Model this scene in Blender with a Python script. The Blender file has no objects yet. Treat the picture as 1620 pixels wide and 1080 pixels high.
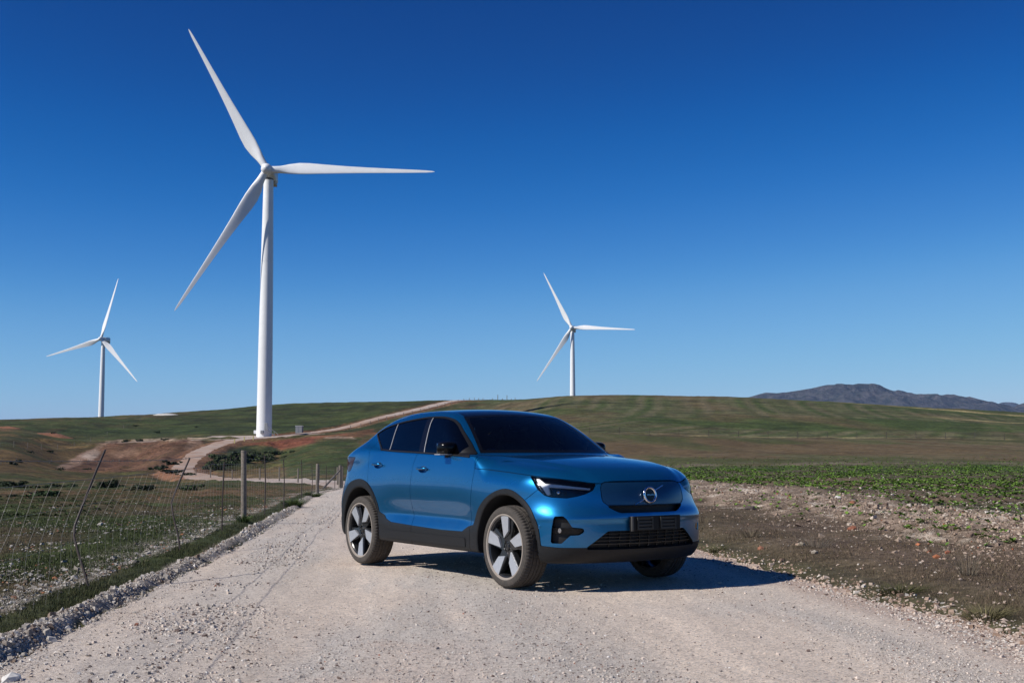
import bpy, bmesh, math, random, time
import numpy as np
from mathutils import Vector, Matrix
T_START = time.time()
rng = np.random.default_rng(7)
random.seed(7)
scene = bpy.context.scene

# ------------------------------------------------------------------ camera
CAM_H = 1.184
cam_data = bpy.data.cameras.new("camera")
cam = bpy.data.objects.new("camera", cam_data)
scene.collection.objects.link(cam)
cam.location = (0.0, 0.0, CAM_H)
cam.rotation_euler = (math.radians(90 + 5.065), 0, 0)
cam_data.lens = 42.86
cam_data.sensor_width = 36.0
cam_data.clip_start = 0.05
cam_data.clip_end = 60000
scene.camera = cam

# ------------------------------------------------------------------ light
SUN_EL = math.radians(38.5)
SHADOW_AZ = math.radians(22.5)          # shadows run right (+X) and 22.5 deg away (+Y)
sun_dir = Vector((-math.cos(SHADOW_AZ) * math.cos(SUN_EL), -math.sin(SHADOW_AZ) * math.cos(SUN_EL), math.sin(SUN_EL)))
world = bpy.data.worlds.new("World")
scene.world = world
world.use_nodes = True
wn = world.node_tree
wn.nodes.clear()
w_out = wn.nodes.new("ShaderNodeOutputWorld")
w_bg = wn.nodes.new("ShaderNodeBackground")
sky = wn.nodes.new("ShaderNodeTexSky")
sky.sky_type = 'NISHITA'
sky.sun_disc = False
sky.sun_elevation = SUN_EL
sky.sun_rotation = math.atan2(sun_dir.x, sun_dir.y)
sky.altitude = 0
sky.air_density = 0.5
sky.dust_density = 0.0
sky.ozone_density = 6.0
# deep, contrasty blue of a polarised clear winter sky: one tone curve per channel, the same in every direction
SKY_S = 0.10
w_bg.inputs['Strength'].default_value = SKY_S
w_sep = wn.nodes.new("ShaderNodeSeparateColor"); w_com = wn.nodes.new("ShaderNodeCombineColor")
wn.links.new(sky.outputs[0], w_sep.inputs[0])
SKY_CURVES = (((0, 0), (.030, .0008), (.055, .003), (.0758, .007), (.1045, .038), (.1608, .142), (.2675, .293), (.5, .60), (1, .95)),
              ((0, 0), (.060, .020), (.115, .058), (.1558, .114), (.2125, .207), (.315, .380), (.478, .541), (1, .85)),
              ((0, 0), (.15, .115), (.267, .266), (.3495, .416), (.454, .568), (.609, .705), (.774, .760), (1, .82)))
for i_, pts_ in enumerate(SKY_CURVES):
    m1 = wn.nodes.new("ShaderNodeMath"); m1.operation = 'MULTIPLY'; m1.inputs[1].default_value = 0.1
    fc = wn.nodes.new("ShaderNodeFloatCurve"); cv = fc.mapping.curves[0]
    while len(cv.points) < len(pts_): cv.points.new(0.5, 0.5)
    for p_, (x_, y_) in zip(cv.points, pts_): p_.location = (x_, y_)
    fc.mapping.update()
    m3 = wn.nodes.new("ShaderNodeMath"); m3.operation = 'MULTIPLY'; m3.inputs[1].default_value = 1.0 / SKY_S
    wn.links.new(w_sep.outputs[i_], m1.inputs[0]); wn.links.new(m1.outputs[0], fc.inputs['Value']); wn.links.new(fc.outputs[0], m3.inputs[0])
    wn.links.new(m3.outputs[0], w_com.inputs[i_])
wn.links.new(w_com.outputs[0], w_bg.inputs['Color'])
wn.links.new(w_bg.outputs[0], w_out.inputs['Surface'])
sun_data = bpy.data.lights.new("sun", 'SUN')
sun_data.energy = 5.0
sun_data.angle = math.radians(0.53)
sun_data.color = (1.0, 0.95, 0.88)
sun = bpy.data.objects.new("sun", sun_data)
scene.collection.objects.link(sun)
sun.rotation_euler = sun_dir.to_track_quat('Z', 'Y').to_euler()
vs = scene.view_settings
vs.view_transform = 'Standard'
vs.look = 'None'
vs.gamma = 1.0
vs.exposure = 0.05
vs.use_curve_mapping = False
scene.cycles.max_bounces = 6
scene.cycles.transparent_max_bounces = 8
scene.cycles.sample_clamp_indirect = 6.0
HAZE = True
# ------------------------------------------------------------------ helpers: materials, meshes, tags
def new_mat(name):
    m = bpy.data.materials.new(name); m.use_nodes = True
    return m, m.node_tree, m.node_tree.nodes['Principled BSDF']
def ramp(nt, src, stops, interp='LINEAR'):
    r = nt.nodes.new('ShaderNodeValToRGB'); r.color_ramp.interpolation = interp
    el = r.color_ramp.elements
    while len(el) < len(stops): el.new(0.5)
    for e, (p, c) in zip(el, stops):
        e.position = p; e.color = (*c, 1) if len(c) == 3 else c
    nt.links.new(src, r.inputs[0]); return r
def noise(nt, scale, detail=4, rough=0.55, vec=None, dist=0.0):
    n = nt.nodes.new('ShaderNodeTexNoise'); n.inputs['Scale'].default_value = scale
    n.inputs['Detail'].default_value = detail; n.inputs['Roughness'].default_value = rough; n.inputs['Distortion'].default_value = dist
    if vec is not None: nt.links.new(vec, n.inputs['Vector'])
    return n
def mixc(nt, fac, a, b, mode='MIX'):
    m = nt.nodes.new('ShaderNodeMix'); m.data_type = 'RGBA'; m.blend_type = mode
    for sock, v in ((0, fac), (6, a), (7, b)):
        if hasattr(v, 'is_linked') or hasattr(v, 'links'): nt.links.new(v, m.inputs[sock])
        elif sock == 0: m.inputs[0].default_value = v
        else: m.inputs[sock].default_value = (*v, 1)
    return m.outputs[2]
def math_n(nt, op, a, b=None, c=None, clamp=False):
    m = nt.nodes.new('ShaderNodeMath'); m.operation = op; m.use_clamp = clamp
    for i, v in enumerate((a, b, c)):
        if v is None: continue
        if hasattr(v, 'links'): nt.links.new(v, m.inputs[i])
        else: m.inputs[i].default_value = v
    return m.outputs[0]
def tex_obj(nt):
    return nt.nodes.new('ShaderNodeTexCoord').outputs['Object']
def bump(nt, bsdf, height, strength, dist):
    b = nt.nodes.new('ShaderNodeBump'); b.inputs['Strength'].default_value = strength; b.inputs['Distance'].default_value = dist
    nt.links.new(height, b.inputs['Height']); nt.links.new(b.outputs[0], bsdf.inputs['Normal']); return b
def simple(name, col, rough=0.5, metal=0.0, coat=0.0, var=0.12, vscale=30.0, bmp=0.0, spec=0.5):
    m, nt, b = new_mat(name)
    n = noise(nt, vscale, 5, 0.6, tex_obj(nt))
    lo = tuple(c * (1 - var) for c in col); hi = tuple(min(1, c * (1 + var)) for c in col)
    r = ramp(nt, n.outputs[0], [(0.3, lo), (0.7, hi)])
    nt.links.new(r.outputs[0], b.inputs['Base Color'])
    b.inputs['Roughness'].default_value = rough; b.inputs['Metallic'].default_value = metal
    b.inputs['Coat Weight'].default_value = coat; b.inputs['Coat Roughness'].default_value = 0.03
    b.inputs['Specular IOR Level'].default_value = spec
    if bmp: bump(nt, b, n.outputs[0], bmp, 0.002)
    return m

def link(o, parent=None):
    scene.collection.objects.link(o)
    if parent is not None: o.parent = parent
    return o
def tag(o, label=None, cat=None, group=None, kind=None):
    if label: o['label'] = label
    if cat: o['category'] = cat
    if group: o['group'] = group
    if kind: o['kind'] = kind
    return o
def empty(name, loc=(0, 0, 0), rz=0.0):
    o = bpy.data.objects.new(name, None); o.empty_display_size = 0.2
    o.location = loc; o.rotation_euler = (0, 0, rz)
    return link(o)
def np_mesh(name, V, F, mat=None, parent=None, N=None, smooth=True, colors=None):
    """V (n,3), F (m,3|4) arrays -> object"""
    V = np.asarray(V, np.float32); F = np.asarray(F, np.int32)
    me = bpy.data.meshes.new(name)
    k = F.shape[1]
    me.vertices.add(len(V)); me.vertices.foreach_set('co', V.ravel())
    me.loops.add(F.size); me.loops.foreach_set('vertex_index', F.ravel())
    me.polygons.add(len(F)); me.polygons.foreach_set('loop_start', np.arange(0, F.size, k, dtype=np.int32))
    me.polygons.foreach_set('loop_total', np.full(len(F), k, np.int32))
    me.polygons.foreach_set('use_smooth', np.full(len(F), smooth))
    me.update(calc_edges=True)
    if colors is not None:
        for cname, arr in colors.items():
            ca = me.color_attributes.new(cname, 'FLOAT_COLOR', 'POINT')
            arr = np.asarray(arr, np.float32)
            if arr.shape[1] == 3: arr = np.c_[arr, np.ones(len(arr), np.float32)]
            ca.data.foreach_set('color', arr.ravel())
    if N is not None:
        me.normals_split_custom_set_from_vertices(np.asarray(N, float).tolist())
    if mat is not None: me.materials.append(mat)
    return link(bpy.data.objects.new(name, me), parent)
class MB:
    """collects simple solids and builds them as one mesh"""
    def __init__(s): s.v = []; s.f = []
    def add(s, v, f):
        o = len(s.v); s.v += [tuple(p) for p in v]; s.f += [tuple(i + o for i in q) for q in f]; return s
    def box(s, c, d, R=None):
        x, y, z = (q / 2 for q in d)
        v = [Vector((sx * x, sy * y, sz * z)) for sx in (-1, 1) for sy in (-1, 1) for sz in (-1, 1)]
        if R is not None: v = [R @ q for q in v]
        c = Vector(c)
        return s.add([q + c for q in v], [(0, 1, 3, 2), (4, 6, 7, 5), (0, 4, 5, 1), (2, 3, 7, 6), (0, 2, 6, 4), (1, 5, 7, 3)])
    def tube(s, pts, r, n=8, cap=True):
        pts = [Vector(p) for p in pts]; rs = r if hasattr(r, '__len__') else [r] * len(pts)
        v = []; f = []
        ref = None
        for i, p in enumerate(pts):
            d = (pts[min(i + 1, len(pts) - 1)] - pts[max(i - 1, 0)]).normalized()
            if ref is None: ref = d.orthogonal().normalized()
            u = (ref - d * ref.dot(d)).normalized(); ref = u; w = d.cross(u)
            for k in range(n):
                t = 2 * math.pi * k / n
                v.append(p + (u * math.cos(t) + w * math.sin(t)) * rs[i])
        for i in range(len(pts) - 1):
            for k in range(n):
                a, b = i * n + k, i * n + (k + 1) % n
                f.append((a, b, b + n, a + n))
        if cap:
            f.append(tuple(range(n - 1, -1, -1))); f.append(tuple(range((len(pts) - 1) * n, len(pts) * n)))
        return s.add(v, f)
    def lathe(s, prof, n=32, axis='Z', c=(0, 0, 0), closed=False):
        v = []; f = []; m = len(prof)
        for k in range(n):
            t = 2 * math.pi * k / n
            for r, h in prof:
                q = (r * math.cos(t), r * math.sin(t), h)
                if axis == 'Y': q = (q[0], q[2], q[1])
                if axis == 'X': q = (q[2], q[0], q[1])
                v.append((q[0] + c[0], q[1] + c[1], q[2] + c[2]))
        for k in range(n):
            for i in range(m if closed else m - 1):
                a = k * m + i; b = k * m + (i + 1) % m; c2 = ((k + 1) % n) * m + (i + 1) % m; d = ((k + 1) % n) * m + i
                f.append((a, d, c2, b))
        return s.add(v, f)
    def prism(s, poly, z0, z1, T=None):
        n = len(poly)
        v = [Vector((x, y, z0)) for x, y in poly] + [Vector((x, y, z1)) for x, y in poly]
        if T is not None: v = [T @ q for q in v]
        return s.add(v, [tuple(range(n - 1, -1, -1)), tuple(range(n, 2 * n))] + [(i, (i + 1) % n, (i + 1) % n + n, i + n) for i in range(n)])
    def mesh(s, name, mat=None, smooth=30):
        me = bpy.data.meshes.new(name); me.from_pydata(s.v, [], s.f)
        bm = bmesh.new(); bm.from_mesh(me); bmesh.ops.recalc_face_normals(bm, faces=bm.faces)
        if smooth:
            for fc in bm.faces: fc.smooth = True
            for e in bm.edges:
                if len(e.link_faces) == 2 and e.calc_face_angle(0) > math.radians(smooth): e.smooth = False
        bm.to_mesh(me); bm.free()
        if mat: me.materials.append(mat)
        return me
    def build(s, name, mat=None, parent=None, smooth=30, bevel=0.0, seg=2):
        o = link(bpy.data.objects.new(name, s.mesh(name, mat, smooth)), parent)
        if bevel:
            b = o.modifiers.new('bevel', 'BEVEL'); b.width = bevel; b.segments = seg; b.limit_method = 'ANGLE'; b.angle_limit = math.radians(35)
        return o
class Patch:
    """triangles of the body skin: V positions, N unit normals"""
    def __init__(s, V, N, T): s.V, s.N, s.T = V, N, T
    def compact(s):
        u = np.zeros(len(s.V), bool); u[s.T] = True; r = np.cumsum(u) - 1
        return Patch(s.V[u], s.N[u], r[s.T])
    def split(s, d):
        """d = value per vertex; returns (d<0 part, d>=0 part)"""
        d = np.where(np.abs(d) < 1e-6, 1e-6, d)
        V, N, T = s.V, s.N, s.T
        neg = d < 0; c = neg[T].sum(1)
        mix = (c > 0) & (c < 3)
        inside = [T[c == 3]]; outside = [T[c == 0]]
        M = T[mix]
        if len(M):
            E = np.concatenate([M[:, [0, 1]], M[:, [1, 2]], M[:, [2, 0]]])
            Es = np.sort(E, 1); cr = neg[Es[:, 0]] != neg[Es[:, 1]]
            key = Es[:, 0].astype(np.int64) * len(V) + Es[:, 1]
            uk, inv = np.unique(key[cr], return_inverse=True)
            a = uk // len(V); b = uk % len(V)
            t = np.clip(d[a] / (d[a] - d[b]), 0.001, 0.999)[:, None]
            nv = V[a] + t * (V[b] - V[a]); nn = N[a] + t * (N[b] - N[a]); nn /= np.linalg.norm(nn, axis=1)[:, None]
            eid = np.full(len(E), -1, np.int64); eid[cr] = inv + len(V)
            eid = eid.reshape(3, -1).T        # per tri: edge 01, 12, 20
            V = np.r_[V, nv]; N = np.r_[N, nn]
            for k in range(3):
                # vertex k alone on its side
                s0 = neg[M[:, k]]; s1 = neg[M[:, (k + 1) % 3]]; s2 = neg[M[:, (k + 2) % 3]]
                m = (s1 == s2) & (s0 != s1)
                A = M[m, k]; B = M[m, (k + 1) % 3]; C = M[m, (k + 2) % 3]
                e1 = eid[m, k]; e2 = eid[m, (k + 2) % 3]
                t1 = np.stack([A, e1, e2], 1); t2 = np.stack([e1, B, C], 1); t3 = np.stack([e1, C, e2], 1)
                n0 = s0[m]
                inside += [t1[n0], t2[~n0], t3[~n0]]; outside += [t1[~n0], t2[n0], t3[n0]]
        return Patch(V, N, np.concatenate(inside)).compact(), Patch(V, N, np.concatenate(outside)).compact()
    def offset(s, o): return Patch(s.V + s.N * o, s.N, s.T)
    def rim(s, depth, skip_mid=True):
        """walls that fold the open edges inwards by depth"""
        T = s.T; E = np.concatenate([T[:, [0, 1]], T[:, [1, 2]], T[:, [2, 0]]])
        key = np.sort(E, 1); k = key[:, 0].astype(np.int64) * len(s.V) + key[:, 1]
        u, idx, cnt = np.unique(k, return_index=True, return_counts=True)
        B = E[idx[cnt == 1]]
        if skip_mid: B = B[~((np.abs(s.V[B[:, 0], 1]) < 1e-4) & (np.abs(s.V[B[:, 1], 1]) < 1e-4))]
        if not len(B): return s
        n = len(B)
        a, b = B[:, 0], B[:, 1]
        Pa, Pb = s.V[a], s.V[b]; Na, Nb = s.N[a], s.N[b]
        W = np.cross(Pb - Pa, Na); W /= np.maximum(np.linalg.norm(W, axis=1), 1e-9)[:, None]
        V2 = np.concatenate([Pa, Pb, Pb - Nb * depth, Pa - Na * depth])
        o = len(s.V); r = np.arange(n)
        T2 = np.concatenate([np.stack([o + r, o + 3 * n + r, o + 2 * n + r], 1), np.stack([o + r, o + 2 * n + r, o + n + r], 1)])
        return Patch(np.r_[s.V, V2], np.r_[s.N, W, W, W, W], np.r_[T, T2])
    def side(s, sy):
        if sy > 0: return s
        return Patch(s.V * [1, -1, 1], s.N * [1, -1, 1], s.T[:, ::-1])
    def both(s):
        m = s.side(-1)
        return Patch(np.r_[s.V, m.V], np.r_[s.N, m.N], np.r_[s.T, m.T + len(s.V)])
    def obj(s, name, mat, parent): return np_mesh(name, s.V, s.T, mat, parent, N=s.N)

def crv(pts, n=5):
    """smooth open curve through the points"""
    P = np.array([pts[0]] + list(pts) + [pts[-1]], float); out = []
    for i in range(1, len(P) - 2):
        for t in np.arange(n) / n:
            a, b, c, d = P[i - 1], P[i], P[i + 1], P[i + 2]
            out.append(tuple(0.5 * (2 * b + (c - a) * t + (2 * a - 5 * b + 4 * c - d) * t * t + (3 * b - a - 3 * c + d) * t ** 3)))
    return out + [tuple(P[-1])]
# ------------------------------------------------------------------ car body as a smooth distance-like function
# car frame: x forward (0 = front axle), y left, z up; body symmetric in y
def pchip(xs, ys, sigma=0.0, step=0.004):
    xs = np.asarray(xs, float); ys = np.asarray(ys, float)
    h = np.diff(xs); d = np.diff(ys) / h
    m = np.zeros_like(xs)
    m[0] = d[0]; m[-1] = d[-1]
    for i in range(1, len(xs) - 1):
        if d[i - 1] * d[i] > 0:
            w1 = 2 * h[i] + h[i - 1]; w2 = h[i] + 2 * h[i - 1]
            m[i] = (w1 + w2) / (w1 / d[i - 1] + w2 / d[i])
    t = np.arange(xs[0] - 0.4, xs[-1] + 0.4 + step, step)
    tc = np.clip(t, xs[0], xs[-1])
    k = np.clip(np.searchsorted(xs, tc) - 1, 0, len(h) - 1)
    s = (tc - xs[k]) / h[k]
    v = ((1 + 2 * s) * (1 - s) ** 2 * ys[k] + s * (1 - s) ** 2 * h[k] * m[k]
         + s * s * (3 - 2 * s) * ys[k + 1] + s * s * (s - 1) * h[k] * m[k + 1])
    v = v + (t - tc) * np.where(t < xs[0], m[0], m[-1])
    if sigma > 0:
        r = int(3 * sigma / step) + 1
        g = np.exp(-0.5 * (np.arange(-r, r + 1) * step / sigma) ** 2); g /= g.sum()
        v = np.convolve(np.pad(v, r, mode='reflect', reflect_type='odd'), g, mode='valid')
    return lambda x: np.interp(x, t, v)

def smax(a, b, k):
    h = np.maximum(k - np.abs(a - b), 0) / k
    return np.maximum(a, b) + h * h * k * 0.25
def smin(a, b, k):
    return -smax(-a, -b, k)
def sstep(a, b, x):
    t = np.clip((x - a) / (b - a), 0, 1)
    return t * t * (3 - 2 * t)

def poly_sd(px, py, poly):
    """signed distance to a closed polygon, negative inside"""
    poly = np.asarray(poly, float)
    d = np.full(px.shape, 1e9); ins = np.zeros(px.shape, bool)
    n = len(poly)
    for i in range(n):
        ax, ay = poly[i]; bx, by = poly[(i + 1) % n]
        ex, ey = bx - ax, by - ay
        wx, wy = px - ax, py - ay
        t = np.clip((wx * ex + wy * ey) / (ex * ex + ey * ey + 1e-12), 0, 1)
        dx, dy = wx - ex * t, wy - ey * t
        d = np.minimum(d, dx * dx + dy * dy)
        c = ((ay > py) != (by > py))
        with np.errstate(divide='ignore', invalid='ignore'):
            xi = ax + (py - ay) / (by - ay + 1e-30) * ex
        ins ^= c & (px < xi)
    return np.sqrt(d) * np.where(ins, -1, 1)

WHEELS_X = (0.0, -2.702)
c_Wp = pchip([-3.7, -3.3, -2.9, -2.5, -1.9, -1.3, -0.6, 0.0, 0.35, 0.6, 0.8, 1.0],
             [0.79, 0.865, 0.910, 0.925, 0.928, 0.928, 0.924, 0.917, 0.900, 0.868, 0.82, 0.75], 0.10)
# side profile: inset of the flank against the plan width, by height
c_Pz = pchip([0.15, 0.22, 0.30, 0.44, 0.50, 0.555, 0.62, 0.72, 0.82, 0.92, 1.00, 1.08, 1.16, 1.25],
             [-0.07, -0.035, -0.010, -0.002, -0.022, -0.046, -0.036, -0.008, 0.0, -0.007, -0.018, -0.034, -0.054, -0.085], 0.013)
c_Pz2 = pchip([0.15, 0.22, 0.30, 0.45, 0.60, 0.72, 0.82, 0.92, 1.00, 1.08, 1.16, 1.25],
              [-0.06, -0.035, -0.012, -0.004, 0.000, 0.002, 0.0, -0.012, -0.026, -0.044, -0.066, -0.10], 0.03)
c_Hb = pchip([-0.75, -0.60, -0.3, 0.1, 0.4, 0.62, 0.74, 0.82, 0.90],
             [1.165, 1.150, 1.136, 1.106, 1.067, 1.016, 0.970, 0.912, 0.83], 0.03)
c_Top = pchip([-3.7, -3.45, -3.2, -2.9, -2.3, -1.6, -0.9, -0.45, -0.2],
              [1.03, 1.085, 1.115, 1.165, 1.185, 1.158, 1.142, 1.135, 1.12], 0.06)
c_Xf = pchip([0.14, 0.20, 0.26, 0.33, 0.40, 0.50, 0.560, 0.585, 0.607, 0.640, 0.70, 0.78, 0.88, 0.94, 1.0, 1.1],
             [0.60, 0.69, 0.765, 0.825, 0.848, 0.855, 0.856, 0.858, 0.873, 0.870, 0.852, 0.842, 0.826, 0.805, 0.76, 0.66], 0.009)
c_Sweep = pchip([0.0, 0.2, 0.4, 0.55, 0.7, 0.8, 0.9, 1.0],
                [0.0, 0.010, 0.043, 0.088, 0.158, 0.232, 0.34, 0.48], 0.04)
c_Xr = pchip([0.15, 0.25, 0.35, 0.6, 0.75, 0.9, 1.05, 1.12, 1.2],
             [3.30, 3.44, 3.53, 3.55, 3.50, 3.43, 3.42, 3.46, 3.42], 0.02)
c_Wgz = pchip([1.00, 1.09, 1.14, 1.25, 1.35, 1.45, 1.52, 1.60],
              [0.80, 0.864, 0.872, 0.822, 0.768, 0.706, 0.655, 0.59], 0.03)
c_Wgx = pchip([-3.6, -3.2, -2.9, -2.5, -2.0, -1.4, -0.9, -0.5, -0.2],
              [-0.20, -0.115, -0.072, -0.034, -0.008, 0.0, -0.004, -0.014, -0.03], 0.08)
c_Gf = pchip([-2.6, -2.1, -1.75, -1.45, -1.22, -1.0, -0.8, -0.6, -0.42, -0.2],
             [1.615, 1.610, 1.605, 1.582, 1.544, 1.456, 1.350, 1.23, 1.12, 0.98], 0.045)
c_Gr = pchip([-3.6, -3.42, -3.25, -3.05, -2.85, -2.5, -2.15, -1.75, -1.2],
             [0.98, 1.08, 1.17, 1.31, 1.435, 1.548, 1.590, 1.608, 1.62], 0.04)

BONNET_CREASE = 0.0
def car_F(x, y, z):
    a = np.abs(y)
    # ---- lower body
    wf = np.exp(-((x - 0.0) / 0.62) ** 4) + np.exp(-((x + 2.702) / 0.62) ** 4)
    wf = np.clip(wf + sstep(0.3, 0.6, x) + sstep(-3.0, -3.3, x), 0, 1)
    W = c_Wp(x) + c_Pz(z) * (1 - wf) + c_Pz2(z) * wf
    side = a - W
    crown = 0.024 * (a / 0.6) ** 2 + 0.05 * np.clip((a - 0.62) / 0.3, 0, 2) ** 2
    # raised centre of the bonnet
    edge = np.interp(x, [-0.6, 0.2, 0.75], [0.66, 0.60, 0.46])
    crown = crown + 0.014 * sstep(-0.05, 0.06, a - edge) - 0.004
    hb = c_Hb(x + 0.10 * (a / 0.8) ** 3) - crown
    top_c = c_Top(x)
    wc = sstep(-0.30, -0.62, x)
    top = z - (hb * (1 - wc) + top_c * wc)
    front = x - (c_Xf(z) - c_Sweep(a) * (1.05 + 0.40 * sstep(0.55, 0.80, z)))
    rear = -x - (c_Xr(z) - 0.72 * c_Sweep(a * 0.97))
    kt = 0.13 * (1 - wc) + 0.030 * wc + 0.09 * sstep(-2.6, -3.2, x)
    F = smax(side, top, kt)
    F = smax(F, front, 0.16)
    F = smax(F, rear, 0.20)
    F = smax(F, 0.268 - 0.030 * sstep(0.1, 0.5, x) - z, 0.04)
    # ---- greenhouse
    gs = a - (c_Wgz(z) + c_Wgx(x))
    gc = 0.028 * (a / 0.6) ** 2
    gf = z - (c_Gf(x + 0.11 * (a / 0.7) ** 2.2) - gc)
    gr = z - (c_Gr(x - 0.10 * (a / 0.7) ** 2) - gc)
    G = smax(gf * 0.75, gr * 0.85, 0.05)
    G = smax(gs * 0.88, G, 0.085)
    G = smax(G, 1.0 - z, 0.02)
    ku = 0.018 + 0.16 * sstep(-2.35, -2.85, x)
    F = smin(F, G, ku)
    # ---- cladding stands proud, wheel wells cut out
    for cx in WHEELS_X:
        r = np.hypot(x - cx, z - 0.365)
        F = smax(F, smin(0.432 - r, a - 0.55, 0.02), 0.012)
    return F

def car_N(P, e=0.003):
    g = np.stack([car_F(P[:, 0] + e, P[:, 1], P[:, 2]) - car_F(P[:, 0] - e, P[:, 1], P[:, 2]),
                  car_F(P[:, 0], P[:, 1] + e, P[:, 2]) - car_F(P[:, 0], P[:, 1] - e, P[:, 2]),
                  car_F(P[:, 0], P[:, 1], P[:, 2] + e) - car_F(P[:, 0], P[:, 1], P[:, 2] - e)], 1) / (2 * e)
    return g
def snap(P, it=3, relax=0.9):
    P = P.copy()
    for _ in range(it):
        f = car_F(P[:, 0], P[:, 1], P[:, 2]); g = car_N(P)
        P -= relax * (f / np.maximum((g * g).sum(1), 0.15))[:, None] * g
    return P

def surface_nets(h=0.0135):
    xs = np.arange(-3.66, 0.96, h); ys = np.arange(-1.5 * h, 1.02, h); zs = np.arange(0.14, 1.66, h)
    X, Y, Z = np.meshgrid(xs, ys, zs, indexing='ij')
    F = np.empty(X.shape, np.float32)
    for i in range(0, len(xs), 24):
        F[i:i + 24] = car_F(X[i:i + 24], Y[i:i + 24], Z[i:i + 24])
    S = F < 0
    # cells that the surface crosses
    c = [S[i:S.shape[0] - 1 + i, j:S.shape[1] - 1 + j, k:S.shape[2] - 1 + k] for i in (0, 1) for j in (0, 1) for k in (0, 1)]
    cnt = sum(q.astype(np.int8) for q in c)
    act = (cnt > 0) & (cnt < 8)
    idx = -np.ones(act.shape, np.int64); idx[act] = np.arange(act.sum())
    I = np.argwhere(act)
    P = np.zeros((len(I), 3)); n = np.zeros(len(I))
    base = np.array([xs[0], ys[0], zs[0]])
    offs = [(i, j, k) for i in (0, 1) for j in (0, 1) for k in (0, 1)]
    for a_ in range(8):
        for b_ in range(a_ + 1, 8):
            oa, ob = np.array(offs[a_]), np.array(offs[b_])
            if np.abs(oa - ob).sum() != 1: continue
            fa = F[I[:, 0] + oa[0], I[:, 1] + oa[1], I[:, 2] + oa[2]]; fb = F[I[:, 0] + ob[0], I[:, 1] + ob[1], I[:, 2] + ob[2]]
            m = (fa < 0) != (fb < 0)
            t = np.where(m, fa / np.where(m, fa - fb, 1), 0)
            P += np.where(m[:, None], oa + t[:, None] * (ob - oa), 0); n += m
    P = base + (I + P / n[:, None]) * h
    quads = []
    for ax in range(3):
        sl0 = [slice(None)] * 3; sl1 = [slice(None)] * 3
        sl0[ax] = slice(0, -1); sl1[ax] = slice(1, None)
        A, B = S[tuple(sl0)], S[tuple(sl1)]
        E = np.argwhere(A != B); sgn = A[tuple(E.T)]
        u, v = (ax + 1) % 3, (ax + 2) % 3
        ok = (E[:, u] > 0) & (E[:, v] > 0) & (E[:, u] < S.shape[u] - 1) & (E[:, v] < S.shape[v] - 1)
        E = E[ok]; sgn = sgn[ok]
        q = []
        for du, dv in ((-1, -1), (0, -1), (0, 0), (-1, 0)):
            C = E.copy(); C[:, u] += du; C[:, v] += dv
            q.append(idx[tuple(C.T)])
        q = np.stack(q, 1)
        q[~sgn] = q[~sgn][:, ::-1]
        quads.append(q)
    Q = np.concatenate(quads)
    yc = I[:, 1]
    keep = (yc >= 1)
    mid = (yc == 1)
    P = snap(P)
    P[mid, 1] = 0
    Q = Q[(Q >= 0).all(1)]
    Q = Q[keep[Q].all(1) & ~mid[Q].all(1)]
    used = np.zeros(len(P), bool); used[Q] = True
    re = np.cumsum(used) - 1
    return P[used], re[Q]
# ------------------------------------------------------------------ terrain
F_PX = 1928.6; PT = math.radians(5.065); CT, ST = math.cos(PT), math.sin(PT)
def row_slope(py):                      # height gained per metre of depth on the sight line of photo row py
    U = (540 - py) / F_PX
    return (ST + U * CT) / (CT - U * ST)
def col_ratio(px, py=700):
    return (px - 810) / F_PX / (CT - (540 - py) / F_PX * ST)
def zr(Y, py): return CAM_H + Y * row_slope(py)

def _hash(ix, iy, seed):
    h = (ix.astype(np.int64) * 374761393 + iy.astype(np.int64) * 668265263 + seed * 1442695041) & 0x7fffffff
    h = ((h ^ (h >> 13)) * 1274126177) & 0x7fffffff
    return ((h ^ (h >> 16)) & 0xffff) / 65535.0
def vnoise(x, y, seed=0):
    ix, iy = np.floor(x), np.floor(y); fx, fy = x - ix, y - iy
    fx = fx * fx * fx * (fx * (fx * 6 - 15) + 10); fy = fy * fy * fy * (fy * (fy * 6 - 15) + 10)
    a, b = _hash(ix, iy, seed), _hash(ix + 1, iy, seed); c, d = _hash(ix, iy + 1, seed), _hash(ix + 1, iy + 1, seed)
    return (a + (b - a) * fx) * (1 - fy) + (c + (d - c) * fx) * fy
def fbm(x, y, scale, octv=4, seed=0, gain=0.5):
    v = 0; amp = 1; tot = 0
    for o in range(octv):
        f = 2.03 ** o / scale
        c, s = math.cos(o * 0.9), math.sin(o * 0.9)
        v = v + amp * vnoise((x * c - y * s) * f + 17.3 * o, (x * s + y * c) * f - 9.1 * o, seed + o); tot += amp; amp *= gain
    return v / tot                       # 0..1

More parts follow.
